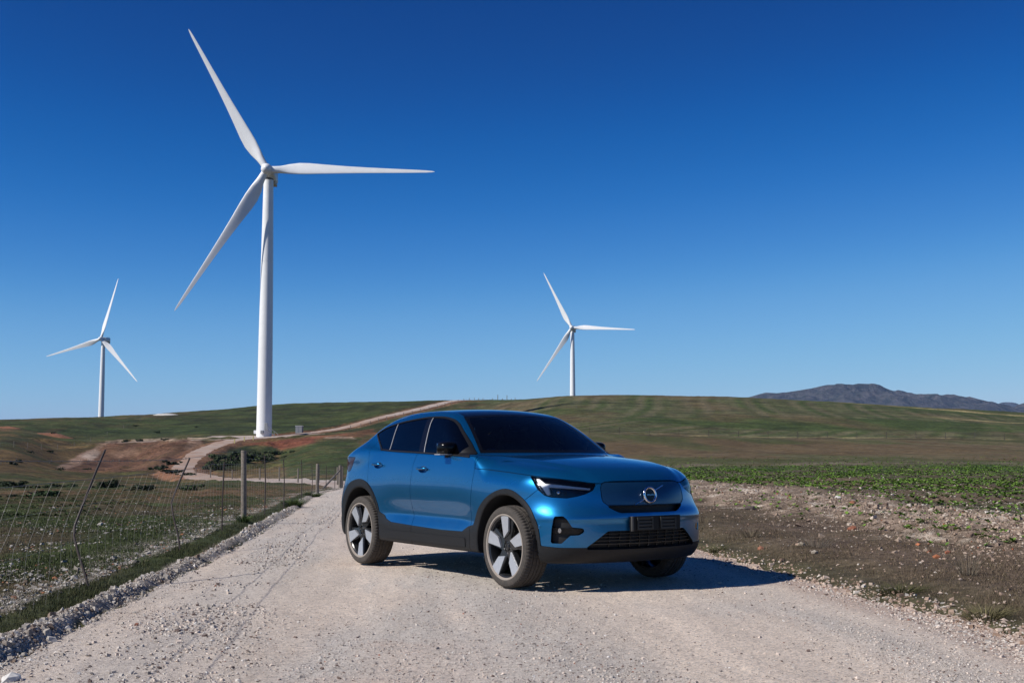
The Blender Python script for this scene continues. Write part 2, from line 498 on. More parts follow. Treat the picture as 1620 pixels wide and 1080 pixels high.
# height profiles along sight lines: photo column -> [(depth, height)]
def H(*rows): return [(Y, zr(Y, py)) for Y, py in rows]
PROF = {
 -500: [(0, 0), (14, 0), (30, -.25), (60, -.9), (100, -1.4)] + H((180, 733), (250, 706), (340, 688), (460, 672)) + [(700, 3), (1100, -6), (3000, -40), (14000, -120)],
 0:    [(0, 0), (14, 0), (30, -.25), (60, -.9), (100, -1.5)] + H((180, 735), (250, 707), (340, 684), (460, 665)) + [(620, 11), (1000, 11.0), (1800, 0), (3000, -40), (14000, -120)],
 110:  [(0, 0), (14, 0), (30, -.25), (60, -.9), (100, -1.6)] + H((200, 746), (270, 734), (330, 704), (350, 700), (470, 659.5)) + [(620, 12.5), (1000, 11.8), (1800, 0), (3000, -40), (14000, -120)],
 200:  [(0, 0), (14, 0), (30, -.25), (60, -.8), (100, -1.7)] + H((200, 752), (285, 738), (330, 699.5), (350, 697), (420, 677), (500, 656)) + [(650, 13), (1000, 11.8), (1800, 0), (3000, -40), (14000, -120)],
 270:  [(0, 0), (14, 0), (30, -.25), (55, -.7), (100, -1.7)] + H((190, 754), (222, 745), (255, 733), (325, 700), (350, 695), (420, 678), (530, 652.5)) + [(700, 13), (1000, 12), (1800, 0), (3000, -40), (14000, -120)],
 330:  [(0, 0), (14, 0), (30, -.25), (55, -.7), (100, -1.5)] + H((180, 754), (232, 744), (280, 719), (325, 699), (350, 692.8), (430, 672), (560, 649)) + [(750, 17), (1800, 0), (3000, -40), (14000, -120)],
 420:  [(0, 0), (14, 0), (30, -.25), (52, -.68), (96, -1.45)] + H((145, 756), (220, 746), (280, 727), (325, 699), (345, 692), (366, 688.8), (440, 667), (570, 641.5)) + [(750, 18), (1800, 0), (3000, -40), (14000, -120)],
 500:  [(0, 0), (14, 0), (30, -.25), (52, -.68), (96, -1.45)] + H((120, 757), (200, 738), (290, 707), (350, 688), (385, 681.5), (450, 664), (570, 637.5)) + [(750, 18), (1800, 0), (3000, -40), (14000, -120)],
 600:  [(0, 0), (14, 0), (30, -.22), (52, -.6), (95, -1.3)] + H((120, 753), (200, 735), (290, 706), (350, 687), (385, 677), (432, 661), (570, 635)) + [(750, 18), (1800, 0), (3000, -40), (14000, -120)],
 740:  [(0, 0), (14, 0), (30, -.15), (52, -.4), (95, -.9)] + H((200, 722), (290, 695), (360, 674), (432, 656), (545, 632.5)) + [(750, 18), (1800, 0), (3000, -40), (14000, -120)],
 905:  [(0, 0), (14, 0), (30, -.08), (52, -.2), (95, -.4)] + H((150, 714), (205, 687), (290, 662), (380, 641), (490, 627)) + [(620, 20), (950, 15.5), (1800, 0), (3000, -40), (14000, -120)],
 1100: [(0, 0), (14, 0), (30, -.02), (60, -.05), (95, 0)] + H((150, 712), (205, 690), (300, 660), (380, 643), (480, 628)) + [(640, 17), (1100, 0), (3000, -40), (14000, -120)],
 1300: [(0, 0), (14, 0), (30, 0), (60, 0), (95, .05)] + H((150, 713), (205, 692), (300, 665), (380, 648), (480, 635.5)) + [(640, 14), (1100, -4), (3000, -40), (14000, -120)],
 1500: [(0, 0), (14, 0), (30, 0), (60, .05), (95, .1)] + H((150, 713), (205, 693.5), (300, 672), (380, 657), (480, 647)) + [(640, 10), (1100, -8), (3000, -40), (14000, -120)],
 1620: [(0, 0), (14, 0), (30, 0), (60, .05), (95, .1)] + H((150, 713.5), (205, 694.5), (300, 676), (380, 663), (480, 653.5)) + [(640, 8), (1100, -10), (3000, -40), (14000, -120)],
 2100: [(0, 0), (14, 0), (30, 0), (60, .05), (95, .1)] + H((150, 714), (205, 697), (300, 688), (380, 680), (480, 672)) + [(640, 3), (1100, -12), (3000, -40), (14000, -120)],
}
COLS = np.array([col_ratio(k) for k in PROF]); PF = [pchip(*zip(*PROF[k]), sigma=0, step=2.0) if False else None for k in PROF]
def _pc(xs, ys):
    xs = np.array(xs, float); ys = np.array(ys, float); h = np.diff(xs); d = np.diff(ys) / h; m = np.zeros_like(xs); m[0] = d[0]; m[-1] = d[-1]
    for i in range(1, len(xs) - 1):
        if d[i - 1] * d[i] > 0:
            w1 = 2 * h[i] + h[i - 1]; w2 = h[i] + 2 * h[i - 1]; m[i] = (w1 + w2) / (w1 / d[i - 1] + w2 / d[i])
    def f(x):
        x = np.clip(x, xs[0], xs[-1]); k = np.clip(np.searchsorted(xs, x) - 1, 0, len(h) - 1); s = (x - xs[k]) / h[k]
        return ((1 + 2 * s) * (1 - s) ** 2 * ys[k] + s * (1 - s) ** 2 * h[k] * m[k] + s * s * (3 - 2 * s) * ys[k + 1] + s * s * (s - 1) * h[k] * m[k + 1])
    return f
# tabulate the profiles on a log-depth grid, smooth a little, then interpolate between columns
LG = np.linspace(math.log(3.0), math.log(14000), 900)
TAB = []
for k in PROF:
    f = _pc(*zip(*PROF[k])); v = f(np.exp(LG)); g = np.exp(-0.5 * (np.arange(-8, 9) / 3.0) ** 2); g /= g.sum()
    TAB.append(np.convolve(np.pad(v, 8, mode='edge'), g, mode='valid'))
TAB = np.array(TAB)
def base_z(X, Y):
    R = np.hypot(X, Y); b = np.arctan2(X, np.maximum(Y, 1e-6) * 1.0)
    b = np.arctan2(X, Y); lim = math.atan(COLS[-1]); lim2 = math.atan(COLS[0])
    bc = np.clip(b, lim2, lim)
    D = R * np.cos(bc); q = np.tan(bc)
    fade = sstep(math.radians(75), math.radians(130), np.abs(b))
    u = np.clip((np.log(np.maximum(D, 3.0)) - LG[0]) / (LG[1] - LG[0]), 0, len(LG) - 1.001); iu = u.astype(int); fu = u - iu
    k = np.clip(np.searchsorted(COLS, q) - 1, 0, len(COLS) - 2); s = (q - COLS[k]) / (COLS[k + 1] - COLS[k])
    def val(kk):
        kk = np.clip(kk, 0, len(COLS) - 1); return TAB[kk, iu] * (1 - fu) + TAB[kk, iu + 1] * fu
    p0, p1, p2, p3 = val(k - 1), val(k), val(k + 1), val(k + 2)
    h = COLS[k + 1] - COLS[k]; km = np.clip(k - 1, 0, None); kp = np.clip(k + 2, None, len(COLS) - 1)
    m1 = np.where(k > 0, (p2 - p0) / np.maximum(COLS[k + 1] - COLS[km], 1e-6), (p2 - p1) / h) * h * 0.8
    m2 = np.where(k < len(COLS) - 2, (p3 - p1) / np.maximum(COLS[kp] - COLS[k], 1e-6), (p2 - p1) / h) * h * 0.8
    z = (2 * s ** 3 - 3 * s ** 2 + 1) * p1 + (s ** 3 - 2 * s ** 2 + s) * m1 + (-2 * s ** 3 + 3 * s ** 2) * p2 + (s ** 3 - s ** 2) * m2
    far = np.minimum(z, 0) - 0.0
    return np.where(Y > 0, z, z * (1 - fade) + 0 * fade) if True else far

# road outline (ground coordinates)
L_EDGE = crv([(-2.2, -30), (-2.45, -6), (-2.70, 2), (-2.83, 6.7), (-3.10, 11.2), (-3.50, 16.4), (-4.95, 28), (-6.6, 40), (-8.15, 52), (-9.7, 70), (-12.5, 88)], 8)
R_EDGE = crv([(4.0, -30), (3.7, -6), (3.45, 2), (3.20, 7.64), (2.92, 9.55), (2.63, 11.8), (2.33, 13.5), (2.1, 15.5), (0.9, 28), (-0.9, 40), (-2.9, 52), (-4.7, 70), (-7.0, 92)], 8)
ROAD_POLY = L_EDGE + R_EDGE[::-1]
A_CENTRE = crv([(-7.5, 70), (-10.2, 86), (-15, 99), (-23, 119), (-33, 146), (-43, 172), (-50.5, 196), (-59, 220), (-66, 247), (-72.5, 282), (-75.5, 312), (-76, 336), (-70.5, 352), (-62, 371), (-54, 400), (-47.5, 430), (-40, 458), (-30, 492), (-19.5, 538), (-12, 580), (0, 640)], 6)
A_LEFT = crv([(-76, 338), (-88, 340), (-100, 337), (-116, 334)], 6)          # spur along the top of the fill
def line_dist(X, Y, line, W=None):
    d = np.full(X.shape, 1e9); P = np.array(line)
    for (ax, ay), (bx, by) in zip(P[:-1], P[1:]):
        ex, ey = bx - ax, by - ay
        t = np.clip(((X - ax) * ex + (Y - ay) * ey) / (ex * ex + ey * ey + 1e-9), 0, 1)
        d = np.minimum(d, np.hypot(X - ax - t * ex, Y - ay - t * ey))
    return d
def edge_x(line, Y):
    P = np.array(line); return np.interp(Y, P[:, 1], P[:, 0])
def lat(X, Y):
    """metres outside the near road: left side, right side (negative = on the road)"""
    xl, xr = edge_x(L_EDGE, Y), edge_x(R_EDGE, Y)
    sl = np.where(Y > 18, 0.96, 1.0)
    return (xl - X) * sl, (X - xr) * sl
PAD_C = (-71.5, 357.0)
def relief(X, Y):
    """small and middle-sized relief on top of the base profiles"""
    out_l, out_r = lat(X, Y); near = Y < 92
    z = np.zeros_like(X)
    R = np.hypot(X, Y)
    wob = (fbm(X, Y, 0.9, 3, 5) - 0.5)
    # left windrow of graded stones, shadow side towards the road
    s = out_l + 0.10 * wob
    hb = 0.058 * (0.75 + 0.7 * fbm(X, Y, 1.6, 2, 9)) * sstep(0.0, 0.12, s) * (1 - sstep(0.15, 0.32, s)) + 0.040 * sstep(0.2, 0.5, s)
    hb *= (1 - sstep(60, 85, Y))
    z += np.where(near & (out_l > -0.3), hb, 0)
    # right lip, verge and soil ridge
    s = out_r + 0.25 * wob
    hr = 0.05 * sstep(-0.05, 0.25, s) + 0.06 * sstep(0.4, 0.9, s) + 0.07 * sstep(2.6, 3.4, s) * (1 - sstep(5.6, 7.0, s)) * (0.6 + 0.8 * fbm(X, Y, 0.7, 3, 12))
    z += np.where((out_r > -0.3), hr * (1 - sstep(60, 90, Y)), 0)
    # roughness
    onroad = (out_l < 0) & (out_r < 0)
    rough_f = 0.10 * (fbm(X, Y, 3.0, 4, 21) - 0.5) + 0.05 * (fbm(X, Y, 0.55, 3, 22) - 0.5)
    fieldw = np.clip(np.maximum(sstep(0.8, 2.0, out_l), sstep(0.8, 2.5, out_r)), 0, 1)
    z += rough_f * fieldw * np.clip(R / 12, 0.4, 2.5)
    clod = np.abs(fbm(X, Y, 0.22, 3, 33) - 0.5) * 0.12
    z += clod * sstep(2.2, 3.2, out_r) * (1 - sstep(8, 14, out_r)) * (1 - sstep(30, 60, R))
    # road: shallow wheel paths and gravelly micro relief
    c = (out_r - out_l) * 0.5
    z += np.where(onroad & near, -0.012 * np.exp(-((np.abs(c + 0.4) - 0.85) / 0.35) ** 2) + 0.018 * (fbm(X, Y, 0.6, 3, 41) - 0.5) + 0.010 * (fbm(X, Y * 0.35, 0.12, 3, 42) - 0.5), 0)
    # rolling swells further out
    far = sstep(60, 160, R)
    swell = (fbm(X, Y, 60, 3, 51) - 0.5) * 1.0 + (fbm(X, Y, 14, 3, 52) - 0.5) * 0.45
    return z, swell * far
def ground_z(X, Y):
    X = np.asarray(X, float); Y = np.asarray(Y, float); shp = X.shape; X = X.ravel(); Y = Y.ravel()
    z = base_z(X, Y); r, sw = relief(X, Y)
    m = (Y > 60) & (Y < 660) & (X < 20) & (X > -170)
    da = np.full(X.shape, 99.0)
    if m.any():
        da[m] = np.minimum(line_dist(X[m], Y[m], A_CENTRE), line_dist(X[m], Y[m], A_LEFT))
    flat = sstep(3.0, 12, da)
    z = z + r + sw * np.minimum(flat, sstep(14, 30, np.hypot(X - PAD_C[0], Y - PAD_C[1])))
    ditch = -0.5 * np.exp(-((da - 5.2) / 1.2) ** 2) * sstep(100, 150, Y) * (Y < 640)
    # knobbly cut face below the road
    knob = (fbm(X, Y, 5.0, 3, 77) - 0.5) * 2.2 * np.exp(-((da - 13) / 6.0) ** 2) * sstep(215, 250, Y) * (1 - sstep(345, 360, Y))
    return (z + ditch + knob * (da > 4)).reshape(shp)
def gz(x, y): return float(ground_z(np.array([x]), np.array([y]))[0])

# ---- one polar sheet, fine inside the view
def build_sheet():
    b_in = np.radians(np.linspace(-26.5, 26.5, 600))
    b_out = np.radians(np.concatenate([np.linspace(-180, -60, 24), np.linspace(-56, -27, 24)]))
    B = np.concatenate([b_out, b_in, -b_out[::-1]])
    R = np.concatenate([[0.05, 0.8, 1.6, 2.4, 3.1], np.exp(np.linspace(math.log(3.8), math.log(640), 600)), np.exp(np.linspace(math.log(660), math.log(14000), 40))])
    BB, RR = np.meshgrid(B, R, indexing='ij')
    X, Y = RR * np.sin(BB), RR * np.cos(BB)
    Z = ground_z(X, Y)
    V = np.stack([X, Y, Z], -1).reshape(-1, 3); n, m = len(B), len(R)
    i = np.arange(n - 1)[:, None]; j = np.arange(m - 1)[None, :]
    Q = np.stack([i * m + j, (i + 1) * m + j, (i + 1) * m + j + 1, i * m + j + 1], -1).reshape(-1, 4)
    e = np.array([0]); 
    dx, dy = 0.02 * np.maximum(RR, 3).ravel() * 0.15 + 0.004, 0.0
    gx = (ground_z(V[:, 0] + dx, V[:, 1]) - ground_z(V[:, 0] - dx, V[:, 1])) / (2 * dx); gy = (ground_z(V[:, 0], V[:, 1] + dx) - ground_z(V[:, 0], V[:, 1] - dx)) / (2 * dx)
    N = np.stack([-gx, -gy, np.ones(len(V))], 1); N /= np.linalg.norm(N, axis=1)[:, None]
    return Patch(V, N, np.concatenate([Q[:, [0, 1, 2]], Q[:, [0, 2, 3]]]))
def lerp3(a, b, t): return a + (b - a) * t[:, None]
C = lambda *c: np.array(c, float)
# patches of cut, fill and growth on the slopes round the track: outline along the sight lines, depth range, colour, strength, edge
GROUND_PATCHES = [
 ([(440, 716), (540, 690), (570, 690), (570, 756), (455, 752)], (150, 350), (.046, .064, .020), .8, 3),
 ([(168, 699), (315, 694), (324, 699), (302, 712), (286, 728), (258, 744), (200, 746), (150, 746), (92, 750), (112, 735)], (225, 346), (.120, .064, .040), .95, 1.2),
 ([(163, 699), (178, 699), (122, 736), (90, 750), (66, 753), (98, 735)], (225, 346), (.30, .195, .14), .85, 1.5),
 ([(163, 696.5), (332, 691), (332, 694), (166, 700.5)], (315, 352), (.34, .26, .19), .8, .8),
 ([(128, 723), (150, 711), (162, 715), (146, 729)], (240, 340), (.34, .27, .22), .7, 2),
 ([(176, 716), (214, 707), (224, 718), (190, 727)], (240, 340), (.27, .165, .11), .7, 3),
 ([(296, 696), (322, 694), (318, 702), (300, 712), (292, 708)], (250, 346), (.26, .17, .115), .7, 2),
 ([(300, 712), (285, 730), (262, 738), (240, 752), (262, 760), (330, 762), (350, 756), (300, 750), (281, 741), (286, 722)], (170, 330), (.25, .125, .072), .85, 2),
 ([(334, 743), (338, 722), (365, 708), (400, 703), (434, 706), (448, 714), (420, 723), (380, 736), (345, 746)], (195, 345), (.026, .036, .014), .9, 2),
 ([(385, 704), (400, 700), (440, 696), (500, 689.5), (498, 699), (448, 711), (428, 706), (400, 703)], (250, 372), (.155, .056, .032), .95, 1.5),
 ([(425, 690), (500, 683), (600, 659), (560, 668), (500, 680), (430, 686)], (350, 440), (.22, .095, .05), .9, 1.5),
 ([(500, 690), (560, 684), (590, 678), (600, 686), (560, 692), (500, 696)], (300, 420), (.20, .08, .045), .7, 2),
 ([(515, 692), (560, 690), (562, 693), (516, 695)], (320, 380), (.40, .30, .22), .8, .8),
 ([(590, 662), (700, 637), (715, 634), (640, 654), (600, 664)], (400, 560), (.21, .10, .055), .8, 1.5),
 ([(0, 676), (14, 674), (36, 676), (20, 681), (0, 682)], (340, 420), (.15, .075, .045), .45, 3),
 ([(62, 686), (80, 680), (104, 677), (96, 682), (76, 687)], (330, 420), (.17, .08, .048), .55, 3),
 ([(0, 690), (60, 684), (150, 668), (230, 662), (150, 676), (60, 694), (0, 706)], (250, 470), (.036, .050, .020), .55, 3),
]
def ground_colour(V):
    X, Y = V[:, 0], V[:, 1]; R = np.hypot(X, Y); n = len(V)
    out_l, out_r = lat(X, Y)
    n1 = fbm(X, Y, 2.2, 4, 61); n2 = fbm(X, Y, 0.5, 3, 62); n3 = fbm(X, Y, 14, 4, 63); n4 = fbm(X, Y, 50, 4, 64)
    # pasture base
    grass = C(.050, .062, .020); dry = C(.115, .082, .042); soil = C(.115, .068, .042); dark = C(.026, .036, .014)
    col = lerp3(np.tile(grass, (n, 1)), np.tile(dry, (n, 1)), sstep(0.38, 0.62, n3 * 0.55 + n1 * 0.45))
    col = lerp3(col, np.tile(dark, (n, 1)), sstep(0.52, 0.75, fbm(X, Y, 5, 4, 66)) * 0.6)
    left = X < -3
    # stony, reddish bits in the left pasture
    m = sstep(0.50, 0.66, n2) * sstep(28, 45, Y) * (1 - sstep(80, 120, Y)) * left
    col = lerp3(col, np.tile(C(.17, .085, .05), (n, 1)), m * 0.55)
    # green gully strip on the left at 60-110 m
    g = np.exp(-((Y - 82 - 0.12 * X) / 12) ** 2) * sstep(-12, -18, X) * sstep(0.3, 0.5, n3 + 0.1)
    col = lerp3(col, np.tile(C(.030, .050, .016), (n, 1)), g * 0.8)
    # orange-brown hillside on the left
    g = sstep(110, 170, Y) * (1 - sstep(300, 420, Y)) * sstep(-20, -60, X)
    col = lerp3(col, np.tile(C(.105, .068, .028), (n, 1)), g * (0.30 + 0.6 * sstep(0.35, 0.65, n3)))
    g = np.exp(-((Y - 395) / 35) ** 2) * left
    col = lerp3(col, np.tile(C(.040, .058, .018), (n, 1)), g * 0.8)
    # hill behind the turbine: green with dark bands
    g = sstep(372, 395, Y) * sstep(-160, -110, X) * (1 - sstep(-30, -12, X - (Y - 540) * 0.09))
    band = sstep(0.45, 0.7, fbm(X * 0.25, Y, 9, 3, 67))
    col = lerp3(col, lerp3(np.tile(C(.046, .062, .018), (n, 1)), np.tile(C(.027, .037, .013), (n, 1)), band), g * 0.85)
    # far edge of the hill
    # --- right hand fields
    rf = sstep(-1.0, 1.5, out_r) * (Y > -100)
    inr = (out_r > 0)
    e = out_r + (n1 - 0.5) * 1.2 + (n2 - 0.5) * 0.8
    verge = lerp3(np.tile(C(.135, .098, .070), (n, 1)), np.tile(C(.098, .074, .048), (n, 1)), sstep(0.4, 0.6, n1))
    ridge = lerp3(np.tile(C(.27, .205, .155), (n, 1)), np.tile(C(.50, .43, .35), (n, 1)), sstep(0.45, 0.62, n2 * 0.6 + n3 * 0.4))
    cropsoil = lerp3(np.tile(C(.135, .098, .068), (n, 1)), np.tile(C(.085, .075, .045), (n, 1)), sstep(0.35, 0.65, n1))
    rc = lerp3(verge, ridge, sstep(2.3, 3.3, e) * (0.7 + 0.45 * sstep(0.35, 0.55, n2)))
    rc = lerp3(rc, cropsoil, sstep(5.2, 7.0, e))
    rowph = (X * 0.995 - Y * 0.10 + 0.35 * fbm(X, Y, 20, 2, 70)) / 0.36
    # crop, stubble and the two hill fields
    green = lerp3(np.tile(C(.050, .080, .020), (n, 1)), np.tile(C(.10, .082, .052), (n, 1)), sstep(0.30, 0.72, n1))
    rc = lerp3(rc, green, sstep(40, 60, Y) * sstep(6, 8, e))
    brown = lerp3(np.tile(C(.110, .078, .041), (n, 1)), np.tile(C(.070, .074, .028), (n, 1)), sstep(0.40, 0.62, fbm(X, Y * 0.3, 8, 4, 132) * 0.6 + 0.4 * n4))
    stripe = 0.5 + 0.5 * np.sin((X * 0.8 + Y * 0.6 + 14 * np.sin(Y / 60)) / 1.1)
    brown = lerp3(brown, np.tile(C(.165, .135, .085), (n, 1)), stripe * 0.50 * sstep(0.36, 0.6, fbm(X, Y, 35, 3, 71)))
    edge1 = 86 + 10 * (n3 - 0.5) + 0.10 * X
    rc = lerp3(rc, brown, sstep(-6, 12, Y - edge1))
    pale = np.exp(-((Y - edge1 - 9) / 7) ** 2)
    rc = lerp3(rc, np.tile(C(.19, .155, .125), (n, 1)), pale * 0.55 * sstep(0.35, 0.6, n1))
    hill = lerp3(np.tile(C(.050, .069, .020), (n, 1)), np.tile(C(.105, .080, .039), (n, 1)), sstep(0.45, 0.70, 0.35 * n4 + 0.65 * fbm(X, Y * 0.22, 16, 4, 131)))
    arc = 0.5 + 0.5 * np.sin((X * 1.0 - 0.25 * Y + 26 * fbm(X, Y, 160, 2, 73)) / 0.9) * np.sin((X - 0.2 * Y + 20 * fbm(X, Y, 160, 2, 73)) / 5.3)
    hill = lerp3(hill, np.tile(C(.15, .125, .075), (n, 1)), arc * 0.62 * sstep(0.38, 0.56, fbm(X, Y, 70, 3, 72)))
    hill = lerp3(hill, np.tile(C(.105, .066, .034), (n, 1)), 0.35 * sstep(0.52, 0.7, fbm(X * 0.4, Y, 30, 3, 75)) * (1 - sstep(250, 300, Y)))
    # bleached stripes top right
    q = np.exp(-((Y - 340 + (X - 130) * 1.35) / 6) ** 2) + np.exp(-((Y - 425 + (X - 150) * 0.9) / 8) ** 2)
    hill = lerp3(hill, np.tile(C(.36, .29, .14), (n, 1)), np.clip(q, 0, 1) * 0.7 * sstep(105, 135, X))
    fence = 205 + 0.02 * X
    rc = lerp3(rc, hill, sstep(-1, 2, Y - fence))
    rc = lerp3(rc, np.tile(C(.26, .22, .11), (n, 1)), 0.7 * np.exp(-((Y - fence - 3) / 2.2) ** 2) * sstep(0.3, 0.5, n3))
    rc = lerp3(rc, np.tile(C(.065, .040, .028), (n, 1)), 0.7 * np.exp(-((Y - fence + 1.5) / 1.6) ** 2))
    div = X + 3 - (Y - 90) * 0.0
    sel = np.where(Y < 90, rf, sstep(-8, 2, X - np.interp(Y, [90, 300, 560], [-4, -2, -10])))
    col = lerp3(col, rc, sel)
    # left roadside: windrow, grass strip, stony ground
    e = out_l + (n2 - 0.5) * 0.12; nearY = (1 - sstep(62, 84, Y))
    stone = lerp3(np.tile(C(.32, .275, .235), (n, 1)), np.tile(C(.43, .385, .34), (n, 1)), n2)
    w = sstep(-0.02, 0.04, e) * (1 - sstep(0.24, 0.32, e)) * nearY
    col = lerp3(col, stone, w)
    w = sstep(0.22, 0.33, e) * (1 - sstep(0.50, 0.72, e)) * nearY * sstep(0.22, 0.42, n1 * 0.6 + n2 * 0.4)
    col = lerp3(col, np.tile(C(.048, .058, .024), (n, 1)), w * 0.9)
    w = sstep(0.58, 0.7, e) * (1 - sstep(0.8, 1.3, e + 1.2 * (n1 - 0.5))) * nearY * sstep(0.36, 0.52, n2)
    col = lerp3(col, stone, w * 0.6)
    w = sstep(0.9, 1.6, e) * (1 - sstep(9, 16, e)) * (1 - sstep(30, 42, Y))
    col = lerp3(col, lerp3(np.tile(C(.052, .068, .022), (n, 1)), np.tile(C(.068, .056, .032), (n, 1)), sstep(0.4, 0.6, n1)), w * 0.8)
    # cut and fill slopes by the access road
    m = (Y > 90) & (X < -5) & (Y < 660) & (X > -175)
    da = np.full(n, 99.0); dl = np.full(n, 99.0)
    if m.any(): da[m] = line_dist(X[m], Y[m], A_CENTRE); dl[m] = line_dist(X[m], Y[m], A_LEFT)
    w = np.exp(-(np.maximum(da - 3.4, 0) / 2.6) ** 2) * sstep(185, 215, Y)
    col = lerp3(col, np.tile(C(.20, .105, .065), (n, 1)), w * 0.75)
    Yc = np.maximum(Y, 1.0); px = 810 + F_PX * X / (Yc * CT + (V[:, 2] - CAM_H) * ST); py = 540 - F_PX * ((V[:, 2] - CAM_H) * CT - Yc * ST) / (Yc * CT + (V[:, 2] - CAM_H) * ST)
    jx = (fbm(X, Y * 0.4, 5, 4, 121) - 0.5) * 14; jy = (fbm(X, Y * 0.4, 5, 4, 122) - 0.5) * 5
    mott = fbm(X, Y * 0.35, 3.2, 4, 123)
    for poly, (y0, y1), c_, k_, soft in GROUND_PATCHES:
        m = (Y > y0) & (Y < y1) & (X < 40)
        if not m.any(): continue
        d = poly_sd(px[m] + jx[m], py[m] + jy[m], poly)
        cc = col[m]; t = (1 - sstep(-soft, soft, d)) * k_ * (0.72 + 0.5 * sstep(0.3, 0.7, mott[m]))
        col[m] = lerp3(cc, np.tile(C(*c_), (m.sum(), 1)), np.clip(t, 0, 1))
    # mottling of the open slopes
    g = sstep(110, 160, Y)
    col = col * (1 + (fbm(X, Y * 0.3, 4.0, 4, 124) - 0.5) * np.where(X > 0, 0.45, 0.9) * g)[:, None]
    return np.clip(col, 0.004, 1)
def road_colour(V):
    X, Y = V[:, 0], V[:, 1]; n = len(V); out_l, out_r = lat(X, Y)
    wd = np.maximum(-(out_l + out_r), 1.0); c = (-out_l) / wd          # 0 left edge .. 1 right edge
    n1 = fbm(c * 6, Y * 0.14, 0.5, 4, 90); n2 = fbm(X, Y, 1.8, 4, 91); n3 = fbm(c * 6, Y * 0.07, 0.16, 3, 92)
    pink = C(.69, .575, .470); grey = C(.56, .505, .445); tan = C(.64, .49, .39)
    col = lerp3(np.tile(pink, (n, 1)), np.tile(grey, (n, 1)), sstep(0.40, 0.62, n1 * 0.6 + n2 * 0.4))
    streak = np.exp(-((c - 0.12) / 0.07) ** 2) * 0.8 + np.exp(-((c - 0.55) / 0.05) ** 2) * 0.55 + np.exp(-((c - 0.86) / 0.05) ** 2) * 0.5
    col = lerp3(col, np.tile(grey, (n, 1)), np.clip(streak, 0, 1))
    col = lerp3(col, np.tile(tan, (n, 1)), 0.75 * sstep(0.52, 0.68, n2) * (np.exp(-((c - 0.33) / 0.10) ** 2) + np.exp(-((c - 0.95) / 0.07) ** 2)))
    col = lerp3(col, np.tile(C(.47, .33, .255), (n, 1)), 0.8 * sstep(0.90, 0.97, c) * (Y < 30))
    rut = np.exp(-((c - 0.30) / 0.035) ** 2) + np.exp(-((c - 0.68) / 0.04) ** 2) + 0.6 * np.exp(-((c - 0.42) / 0.02) ** 2)
    col = col * (0.86 + 0.26 * n3 + 0.07 * rut)[:, None]
    return np.clip(col, 0.01, 1)

def ground_mat(name, micro, mscale, bump_s, bump_d, contrast=0.35, rough=0.95):
    m, nt, b = new_mat(name)
    at = nt.nodes.new('ShaderNodeAttribute'); at.attribute_name = 'albedo'
    tc = tex_obj(nt)
    n1 = noise(nt, mscale, 6, 0.7, tc); n2 = noise(nt, mscale * 0.12, 5, 0.6, tc)
    f1 = ramp(nt, n1.outputs[0], [(0.30, (1 - contrast,) * 3), (0.50, (1, 1, 1)), (0.72, (1 + contrast,) * 3)])
    f2 = ramp(nt, n2.outputs[0], [(0.30, (1 - contrast * 0.6,) * 3), (0.70, (1 + contrast * 0.6,) * 3)])
    c = mixc(nt, 1.0, at.outputs['Color'], f1.outputs[0], 'MULTIPLY'); c = mixc(nt, 1.0, c, f2.outputs[0], 'MULTIPLY')
    if name.startswith("pale"):
        for sc_, t0, t1, cc_, am in ((70, 0.80, 0.84, (0.20, 0.165, 0.15), 0.55), (110, 0.72, 0.78, (0.62, 0.57, 0.53), 0.5), (150, 0.70, 0.76, (0.25, 0.215, 0.195), 0.5)):
            vo = nt.nodes.new('ShaderNodeTexVoronoi'); vo.inputs['Scale'].default_value = sc_; nt.links.new(tc, vo.inputs['Vector'])
            sp = nt.nodes.new('ShaderNodeSeparateColor'); nt.links.new(vo.outputs['Color'], sp.inputs[0])
            f_ = ramp(nt, sp.outputs[0], [(t0, (0, 0, 0)), (t1, (am,) * 3)])
            c = mixc(nt, f_.outputs[0], c, cc_)
    if micro is not None:
        vo = nt.nodes.new('ShaderNodeTexVoronoi'); vo.inputs['Scale'].default_value = micro; nt.links.new(tc, vo.inputs['Vector'])
        vs_ = ramp(nt, vo.outputs['Color'], [(0.0, (0.72, 0.71, 0.70)), (0.5, (1.0, 1.0, 1.0)), (1.0, (1.22, 1.20, 1.18))])
        c = mixc(nt, 0.8, c, mixc(nt, 1.0, c, vs_.outputs[0], 'MULTIPLY'))
        hsum = math_n(nt, 'ADD', math_n(nt, 'MULTIPLY', n1.outputs[0], 0.5), math_n(nt, 'SUBTRACT', 1.0, vo.outputs['Distance']))
        bump(nt, b, hsum, bump_s, bump_d)
    else:
        bump(nt, b, n1.outputs[0], bump_s, bump_d)
    nt.links.new(c, b.inputs['Base Color']); b.inputs['Roughness'].default_value = rough; b.inputs['Specular IOR Level'].default_value = 0.15
    return m
G_ROAD = ground_mat("pale_pink_gravel", None, 130, 0.8, 0.010, 0.22)
G_TRACK = ground_mat("access_road_gravel", None, 2.0, 0.5, 0.05, 0.15)
G_FIELD = ground_mat("grass_and_soil", None, 7.0, 1.0, 0.06, 0.55)
G_HILL = ground_mat("distant_field", None, 1.1, 0.8, 0.3, 0.75)
sheet = build_sheet()
def d_road(V):
    d = np.full(len(V), 5.0); m = (V[:, 1] > -31) & (V[:, 1] < 93)
    x, y = V[m, 0], V[m, 1]; j = (fbm(x, y, 0.35, 3, 95) - 0.5) * 0.22
    d[m] = poly_sd(x, y, ROAD_POLY) + j
    return d
